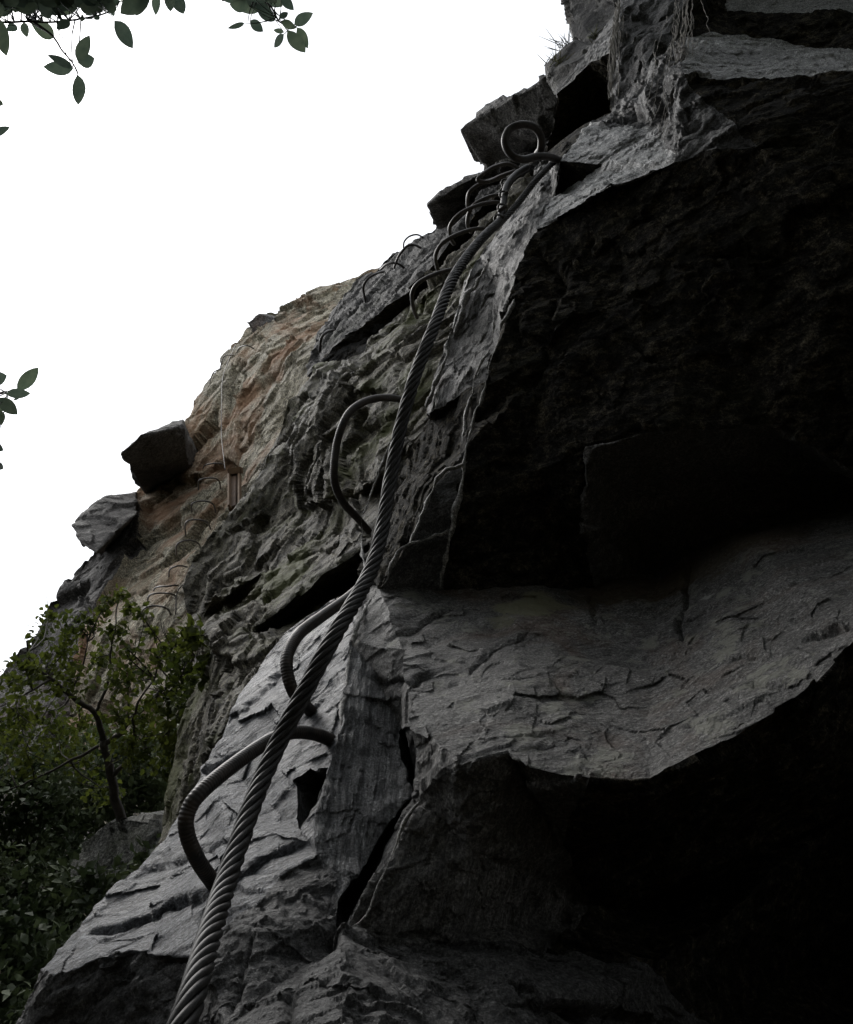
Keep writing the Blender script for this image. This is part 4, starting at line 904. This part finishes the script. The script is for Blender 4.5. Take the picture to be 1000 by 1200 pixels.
# timber post in the gully of the far cliff
post = empty('timber_post', PX(275, 597, FD(9.2) - 0.45)); tag(post, 'rust brown timber post wedged in the gully of the far cliff', 'post')
def bar(a, b, w, d, mat, name, root):
    a, b = np.array(a), np.array(b); ax = (b - a) / np.linalg.norm(b - a)
    e1 = np.cross(ax, AF); e1 /= np.linalg.norm(e1); e2 = np.cross(ax, e1)
    bm = bmesh.new(); vs_ = []
    for c in (a, b):
        for sx, sy in ((-1, -1), (1, -1), (1, 1), (-1, 1)):
            vs_.append(bm.verts.new(Vector(c + e1 * sx * w / 2 + e2 * sy * d / 2 - np.array(root.location))))
    for f in ((0, 1, 2, 3), (4, 7, 6, 5), (0, 4, 5, 1), (1, 5, 6, 2), (2, 6, 7, 3), (3, 7, 4, 0)): bm.faces.new([vs_[i] for i in f])
    bmesh.ops.recalc_face_normals(bm, faces=bm.faces)
    bmesh.ops.bevel(bm, geom=list(bm.edges), offset=w * .08, segments=2, affect='EDGES')
    me = bpy.data.meshes.new(name); bm.to_mesh(me); bm.free(); me.materials.append(mat)
    o = bpy.data.objects.new(name, me); COL.objects.link(o); o.parent = root
bar(PX(274, 598, FD(9.15) - 0.45), PX(275, 556, FD(9.5) - 0.45), .085, .09, M['wood'], 'post_shaft', post)
bar(PX(268, 553, FD(9.45) - 0.45), PX(284, 551, FD(9.45) - 0.45), .07, .1, M['woodtop'], 'cross_plate', post)
bar(PX(269, 594, FD(9.12) - 0.45), PX(269, 556, FD(9.44) - 0.45), .02, .05, M['woodtop'], 'edge_board', post)
bar(PX(281, 592, FD(9.12) - 0.45), PX(281, 556, FD(9.44) - 0.45), .02, .05, M['woodtop'], 'edge_board', post)

# ------------------------------------------------------------------ leaves
def leaf_geo(L=1.0, hw=0.2, fold=0.25, curl=0.12, n=6):
    """a pointed leaf along +X, folded along its midrib, curled along its length"""
    xs = np.linspace(0, 1, n + 1); V, F = [], []
    for x in xs:
        w = hw * math.sin(math.pi * min(1, x ** 0.85)) ** 0.8 if 0 < x < 1 else 0.0
        z = -curl * x * x
        V += [(x * L, 0, z * L), (x * L, w, z * L + fold * w), (x * L, -w, z * L + fold * w)]
    for i in range(n):
        a, b = 3 * i, 3 * i + 3
        F += [(a, b, b + 1), (a, b + 1, a + 1), (a, a + 2, b + 2), (a, b + 2, b)]
    return np.array(V), np.array(F)

tree = empty('leafy_tree', (-2.4, -0.6, float(ground_z(-2.4, -0.6))))
tag(tree, 'broadleaf tree whose leafy twigs hang into the top and left edge of the sky', 'tree')
TL = np.array(tree.location)
def tree_part(name, V, F, mat, parent=None):
    o = bpy.data.objects.new(name, mesh_np(name, V - TL, F, mat)); COL.objects.link(o); o.parent = parent or tree
    return o
def bend(a, b, n=10, amp=.08, s=0):
    a, b = np.array(a, float), np.array(b, float); t = np.linspace(0, 1, n)[:, None]
    p = a + (b - a) * t
    w = np.stack([fbm(p * 2.1 + s, 2, 5), fbm(p * 2.1 + s, 2, 15), fbm(p * 2.1 + s, 2, 25)], 1)
    return p + w * amp * np.sin(math.pi * t)
top = TL + np.array([0.3, 0.2, 4.6])
V, F = tube(bend(TL - [0, 0, .3], top, 20, .25), np.linspace(.11, .05, 20), 10); tree_part('trunk', V, F, M['bark'])
hub1 = PX(-120, -60, 1.7); hub2 = PX(250, -190, 1.9); hub3 = PX(-130, 470, 1.5)
for hub, st in ((hub1, .62), (hub2, .8), (hub3, .5)):
    base = TL + (top - TL) * st
    V, F = tube(bend(base, hub, 16, .15, st * 9), np.linspace(.035, .008, 16), 8); tree_part('limb', V, F, M['bark'])

def branch(ctrl, r, leaves, t):
    path = crpath([PX(*p) for p in ctrl], .01)
    V, F = tube(path, np.linspace(r, r * .35, len(path)), 6)
    b = tree_part('twig', V, F, M['twig'])
    for (u0, v0, u1, v1, hw) in leaves:
        tt = t + random.uniform(-.12, .12); dt = random.uniform(-.02, .02)
        a = PX(u0, v0, tt); e = PX(u1, v1, tt + dt)
        L = np.linalg.norm(e - a); X = (e - a) / L
        view = (a - CAMN) / np.linalg.norm(a - CAMN)
        roll = random.uniform(-.5, .5)
        Y = np.cross(view, X); Y /= np.linalg.norm(Y); Z = np.cross(X, Y)
        Y2 = Y * math.cos(roll) + Z * math.sin(roll); Z2 = np.cross(X, Y2)
        w = hw * tt / FPX / math.cos(roll)
        Vl, Fl = leaf_geo(L, w, random.uniform(.1, .4), random.uniform(-.05, .12), 7)
        Vw = a + Vl[:, :1] * X + Vl[:, 1:2] * Y2 + Vl[:, 2:] * Z2
        nb = path[np.argmin(np.linalg.norm(path - a, axis=1))]
        if np.linalg.norm(nb - a) < .16:
            Vs, Fs = tube(bend(nb, a, 4, .008, u0), np.linspace(.0012, .0007, 4), 4)
            tree_part('leaf', *join([(Vw, Fl), (Vs, Fs)]), M['leaf'], b)
        else:
            tree_part('leaf', Vw, Fl, M['leaf'], b)
    return b
lv = [(-6, 18, 10, 69, 9), (64, 44, 36, 24, 9), (86, 81, 50, 78, 8), (86, 79, 54, 64, 5), (91, 72, 105, 41, 7.5), (92, 74, 111, 68, 8), (91, 87, 91, 122, 7.5), (134, 24, 156, 57, 9), (82, 24, 66, 35, 5.5),
      (28, 26, 32, 44, 5), (20, 30, 8, 36, 5), (176, -10, 141, 16, 12), (170, -12, 160, 18, 8), (185, -8, 182, 18, 5), (203, -12, 216, 20, 8), (198, -10, 200, 13, 6), (95, 20, 100, 23, 4), (112, 18, 116, 24, 3.5), (130, 10, 134, 19, 3)]
for i in range(95):
    u = random.uniform(-12, 122); v = random.uniform(-18, 10) * (1 - max(0, (u - 60)) / 160)
    a = random.uniform(0, 2 * math.pi); L = random.uniform(22, 40)
    v1 = v + L * math.sin(a) * .7
    if v1 > 20: v1 = random.uniform(4, 18)
    lv.append((u, v, u + L * math.cos(a), v1, random.uniform(6, 10)))
branch([(-120, -60, 1.7), (-40, 20, 1.55), (0, 26, 1.5), (33, 25, 1.5), (60, 26, 1.5), (95, 22, 1.5), (125, 15, 1.5), (140, 2, 1.5)], .004, lv, 1.5)
branch([(40, 26, 1.5), (62, 42, 1.5), (72, 58, 1.5), (84, 72, 1.5), (91, 84, 1.5), (91, 90, 1.5)], .0022, [], 1.5)
branch([(-60, -50, 1.6), (60, -25, 1.55), (150, -14, 1.5), (200, -12, 1.5)], .004, [], 1.5)
lv = [(292, 7, 269, 5, 8), (309, 4, 280, 12, 7), (300, 5, 322, 25, 8), (330, -6, 345, 12, 6), (328, 22, 338, 14, 3.5), (330, 25, 347, 33, 5), (345, 29, 367, 15, 6.5), (348, 32, 362, 57, 6), (337, 35, 358, 61, 8), (333, 38, 320, 34, 3),
      (333, 40, 320, 56, 4.5), (293, 24, 309, 37, 6), (287, 27, 266, 33, 3), (316, -6, 331, 8, 9), (263, -6, 262, 3, 3)]
for i in range(16):
    u = random.uniform(268, 330); v = random.uniform(-30, 2); a = random.uniform(0, 6.28); L = random.uniform(18, 30)
    lv.append((u, v, u + L * math.cos(a), min(v + L * math.sin(a), 9), random.uniform(5, 8)))
branch([(250, -190, 1.9), (275, -80, 1.7), (295, -15, 1.6), (318, 8, 1.58), (327, 25, 1.57), (340, 31, 1.57), (348, 31, 1.57)], .004, lv, 1.58)
branch([(300, -5, 1.6), (293, 12, 1.58), (291, 25, 1.58)], .0018, [], 1.58)
lv = [(20, 458, 46, 430, 8), (7, 462, 36, 461, 6), (18, 466, 22, 468, 4), (-2, 466, 21, 486, 8), (-8, 446, 7, 440, 8), (-4, 480, 3, 499, 6), (-10, 520, 4, 528, 5), (-10, 540, 5, 551, 5), (-12, 470, 8, 480, 9)]
branch([(-130, 470, 1.5), (-50, 470, 1.45), (0, 461, 1.4), (14, 462, 1.4), (22, 460, 1.4)], .0035, lv, 1.4)
branch([(-90, 200, 1.6), (-40, 165, 1.5), (-8, 160, 1.45)], .003, [(-14, 161, 12, 148, 5), (-10, 116, 5, 124, 4.5), (-20, 140, -2, 150, 6)], 1.45)

def leaf_cloud(centers, radii, counts, size, hw=.26, up=.3, squash=1.0, n=3):
    """many small leaves through a set of clumps; returns one V, F"""
    Lv, Lf = leaf_geo(1.0, hw, .3, .15, n)
    C, S = [], []
    for c, r, k in zip(centers, radii, counts):
        d = rng.normal(size=(k, 3)); d /= np.linalg.norm(d, axis=1)[:, None]
        rr = r * rng.random(k) ** 0.5
        d[:, 2] *= squash
        C.append(np.asarray(c) + d * rr[:, None])
    C = np.vstack(C); m = len(C)
    X = rng.normal(size=(m, 3)); X[:, 2] -= 0.1; X /= np.linalg.norm(X, axis=1)[:, None]
    Zr = rng.normal(size=(m, 3)) + np.array([0, 0, up * 3]); Y = np.cross(Zr, X); Y /= np.linalg.norm(Y, axis=1)[:, None] + 1e-9
    Z = np.cross(X, Y); s = size * rng.uniform(.6, 1.3, m)
    V = C[:, None, :] + s[:, None, None] * (Lv[None, :, 0:1] * X[:, None] + Lv[None, :, 1:2] * Y[:, None] + Lv[None, :, 2:3] * Z[:, None])
    F = Lf[None] + (np.arange(m) * len(Lv))[:, None, None]
    return V.reshape(-1, 3), F.reshape(-1, 3)

# crown of the tree overhead (mostly out of the picture)
cs = [top + np.array([random.uniform(-1.4, 1.6), random.uniform(-2.2, .6), random.uniform(-.6, 1.2)]) for _ in range(40)]
def in_view(p, marg):
    d = np.asarray(p) - CAMN; z = d @ AF
    if z < -marg: return False
    z = max(z, .05)
    return abs(d @ AX) < z * 500 / FPX + marg and abs(d @ AU) < z * 600 / FPX + marg
cs = [top + np.array([random.uniform(-1.6, 3.2), random.uniform(-3.5, 1.0), random.uniform(-1.0, 1.4)]) for _ in range(150)]
cs = [c for c in cs if not in_view(c, .75)]
V, F = leaf_cloud(cs, [.55] * len(cs), [110] * len(cs), .11, n=2); tree_part('crown', V, F, M['leaf'])

# ------------------------------------------------------------------ shrub by the far cliff
shrub = empty('shrub_tree', PX(138, 960, 3.7)); tag(shrub, 'small green leafy tree with a crooked dark trunk before the far cliff', 'tree')
SL = np.array(shrub.location)
def shrub_part(name, V, F, mat):
    o = bpy.data.objects.new(name, mesh_np(name, V - SL, F, mat)); COL.objects.link(o); o.parent = shrub
    return o
ts = 3.7
limbs = [
    ('trunk', [(150, 985, 3.7), (138, 945, 3.7), (130, 905, 3.7), (122, 868, 3.7)], 13, 9),
    ('branch', [(122, 868, 3.7), (112, 835, 3.68), (96, 822, 3.66), (78, 812, 3.64), (60, 795, 3.62), (36, 776, 3.6), (30, 752, 3.6)], 8, 2),
    ('branch', [(124, 872, 3.7), (144, 858, 3.72), (152, 845, 3.74), (176, 820, 3.8), (205, 798, 3.4), (228, 770, 3.0)], 7, 1.5),
    ('branch', [(132, 910, 3.7), (150, 890, 3.66), (158, 868, 3.62), (160, 830, 3.6), (185, 790, 3.58)], 6, 1.4),
    ('branch', [(112, 835, 3.68), (128, 800, 3.7), (132, 760, 3.72), (138, 720, 3.74), (141, 690, 3.75)], 4, 1),
    ('branch', [(78, 812, 3.64), (92, 795, 3.64), (98, 770, 3.64), (104, 740, 3.64)], 3, 1),
    ('branch', [(115, 874, 3.7), (95, 886, 3.66), (75, 895, 3.6), (40, 912, 3.55), (10, 925, 3.5)], 4, 1.5),
    ('branch', [(60, 795, 3.62), (40, 810, 3.55), (15, 822, 3.5), (-10, 830, 3.5)], 3, 1),
    ('branch', [(152, 845, 3.74), (150, 800, 3.76), (162, 760, 3.78), (170, 725, 3.8)], 3, 1),
]
tips = []
for nm, ctrl, w0, w1 in limbs:
    path = crpath([PX(*p) for p in ctrl], .02)
    path = path + .012 * np.stack([fbm(path / .07, 3, 4), fbm(path / .07, 3, 14), fbm(path / .07, 3, 24)], 1)
    V, F = tube(path, np.linspace(w0, w1, len(path)) * .5 * ts / FPX, 7); shrub_part(nm, V, F, M['bark'])
    tips += [path[i] for i in range(len(path) // 3, len(path), 3)] if nm == 'branch' else []
tips = np.array(tips)
clumps = [(45, 745, 16, 60), (30, 785, 22, 120), (12, 800, 18, 90), (60, 725, 16, 60), (85, 735, 20, 90), (105, 730, 16, 70), (75, 765, 24, 130), (55, 790, 24, 130), (20, 835, 26, 150), (50, 840, 30, 180), (85, 800, 22, 100),
          (120, 715, 10, 36), (128, 705, 9, 30), (140, 698, 10, 36), (152, 712, 10, 34), (165, 718, 10, 30), (135, 740, 16, 60), (118, 770, 18, 80), (150, 770, 18, 70), (140, 800, 22, 100), (168, 790, 18, 70), (178, 740, 10, 30), (186, 768, 16, 70),
          (205, 760, 20, 110), (225, 745, 20, 110), (240, 755, 16, 80), (215, 785, 24, 140), (238, 785, 18, 90), (195, 815, 26, 150), (220, 820, 22, 120), (170, 840, 26, 140), (140, 840, 22, 100), (200, 855, 24, 140), (175, 880, 28, 160), (150, 880, 22, 100),
          (95, 850, 26, 130), (70, 870, 30, 170), (30, 880, 34, 200), (5, 860, 26, 130), (100, 890, 26, 120), (200, 890, 22, 110), (120, 925, 26, 120)]
cc, rr, kk, tw = [], [], [], []
for (u, v, r, k) in clumps:
    t = ts + random.uniform(-.3, .3) - max(0, min(.8, (u - 170) / 60))
    c = PX(u, v, t); cc.append(c); rr.append(r * 1.05 * t / FPX); kk.append(int(k * .95))
    near_i = tips[np.argmin(np.linalg.norm(tips - c, axis=1))]
    tw.append(tube(bend(near_i, c, 6, .05, u), np.linspace(.004, .0018, 6), 5))
    for _ in range(3):
        tw.append(tube(bend(c, c + rng.normal(size=3) * rr[-1] * .7, 4, .02, v), np.linspace(.002, .001, 4), 4))
V, F = join(tw); shrub_part('twigs', V, F, M['bark'])['kind'] = 'stuff'
V, F = leaf_cloud(cc, rr, kk, 8.5 * ts / FPX, .3); o = shrub_part('crown', V, F, M['bush'])

# dark undergrowth on the bank
cc, rr, kk = [], [], []
for i in range(360):
    u = random.uniform(-160, 215); v = random.uniform(860 if i % 3 else 980, 1300)
    lim = 215 - max(0, v - 930) * .62
    if u > lim + 20: continue
    if 85 < u < 205 and 950 < v < 1040 and random.random() < .8: continue
    t = 5.0 - (v - 860) / 440 * 2.0 + random.uniform(-.4, .4)
    if u > 80: t = max(t, 3.0)
    cc.append(PX(u, v, t)); rr.append(.13); kk.append(90)
for (u, v) in ((0, 905), (20, 930), (45, 950), (70, 970), (10, 970), (40, 990), (-5, 940), (60, 930), (30, 960), (85, 945), (-10, 1000), (60, 1005)):
    cc.append(PX(u, v, 4.7)); rr.append(.17); kk.append(170)
for (u, v) in ((100, 1035), (128, 1040), (155, 1032), (178, 1012)):
    cc.append(PX(u, v, 2.95)); rr.append(.08); kk.append(70)
for (u, v) in ((110, 930), (150, 925), (185, 930), (200, 905), (165, 900), (130, 905), (190, 950), (110, 955), (215, 880), (150, 950)):
    cc.append(PX(u, v, 4.5)); rr.append(.14); kk.append(130)
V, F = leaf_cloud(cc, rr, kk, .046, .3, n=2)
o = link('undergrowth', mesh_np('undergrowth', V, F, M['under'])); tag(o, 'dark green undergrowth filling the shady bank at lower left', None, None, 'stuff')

# woodland behind and beside the viewpoint: it closes off the low sky
cc, rr, kk = [], [], []
for i in range(800):
    a = random.uniform(R(100), R(320)); d = random.uniform(5.5, 11)
    x, y = d * math.sin(a), d * math.cos(a)
    if a > R(285): d *= 1.2
    h = random.uniform(0, 10.5 if a < R(235) else 3.5)
    cc.append((x, y, float(ground_z(x, y)) + h)); rr.append(.9); kk.append(34)
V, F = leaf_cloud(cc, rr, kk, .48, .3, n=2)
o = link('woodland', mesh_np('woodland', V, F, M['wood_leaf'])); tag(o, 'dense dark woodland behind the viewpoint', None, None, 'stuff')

# ------------------------------------------------------------------ dry rootlets and grass hanging on the rock
def strands(name, seeds, n, spread, length_pts, r, mat, label, cat):
    parts = []
    for k in range(n):
        ju, jv = random.gauss(0, spread), random.gauss(0, spread * .5)
        ctrl = [PX(u + ju * (1 + .3 * i) * random.uniform(.4, 1.3) + random.gauss(0, 1.5), v + jv + random.gauss(0, 4), t - random.uniform(-.01, .02)) for i, (u, v, t) in enumerate(length_pts)]
        a, b = random.uniform(0, .5), random.uniform(.5, 1)
        path = crpath(ctrl, .012); path = path + .007 * np.stack([fbm(path / .04 + k, 3, 7), fbm(path / .04 + k, 3, 17), fbm(path / .04 + k, 3, 27)], 1); path = path[int(len(path) * a):max(int(len(path) * b), int(len(path) * a) + 4)]
        parts.append(tube(path, r * random.uniform(.5, 1.2), 4))
    V, F = join(parts); c = V.mean(0)
    o = link(name, mesh_np(name, V - c, F, M[mat])); o.location = c
    tag(o, label, cat); o['kind'] = 'stuff'
strands('dry_rootlets', 0, 34, 11, [(803, -20, 2.2), (800, 40, 2.02), (790, 85, 1.86), (782, 125, 1.80), (770, 165, 1.72)], .0008, 'root', 'pale dry rootlets trailing down over the upper ledge', 'roots')
strands('dry_rootlets', 0, 36, 3, [(728, -15, 2.52), (722, 40, 2.4), (718, 85, 2.32), (717, 130, 2.26)], .0009, 'root', 'thin pale rootlets hanging down left of the thicker tress', 'roots')

def grass(u, v, t, n, h, label):
    parts = []
    for k in range(n):
        b = PX(u + random.gauss(0, 5), v + random.gauss(0, 3), t)
        d = np.array([random.gauss(-.15, .35), random.gauss(0, .35), random.uniform(.5, 1)]) * h
        parts.append(tube(np.array([b, b + d * .5, b + d * .85 + np.array([0, 0, -.02]) * h]), np.array([.0018, .0013, .0005]), 4))
    V, F = join(parts); c = PX(u, v, t)
    o = link('grass_tuft', mesh_np('grass_tuft', V - c, F, M['grass'])); o.location = c; tag(o, label, 'grass')
grass(664, 55, 3.5, 30, .10, 'thin grass tuft on the skyline under the top block')
grass(652, 74, 3.4, 24, .08, 'small grass tuft at the step in the skyline')
grass(700, 45, 3.3, 26, .07, 'yellow green grass tuft in the joint below the top block')
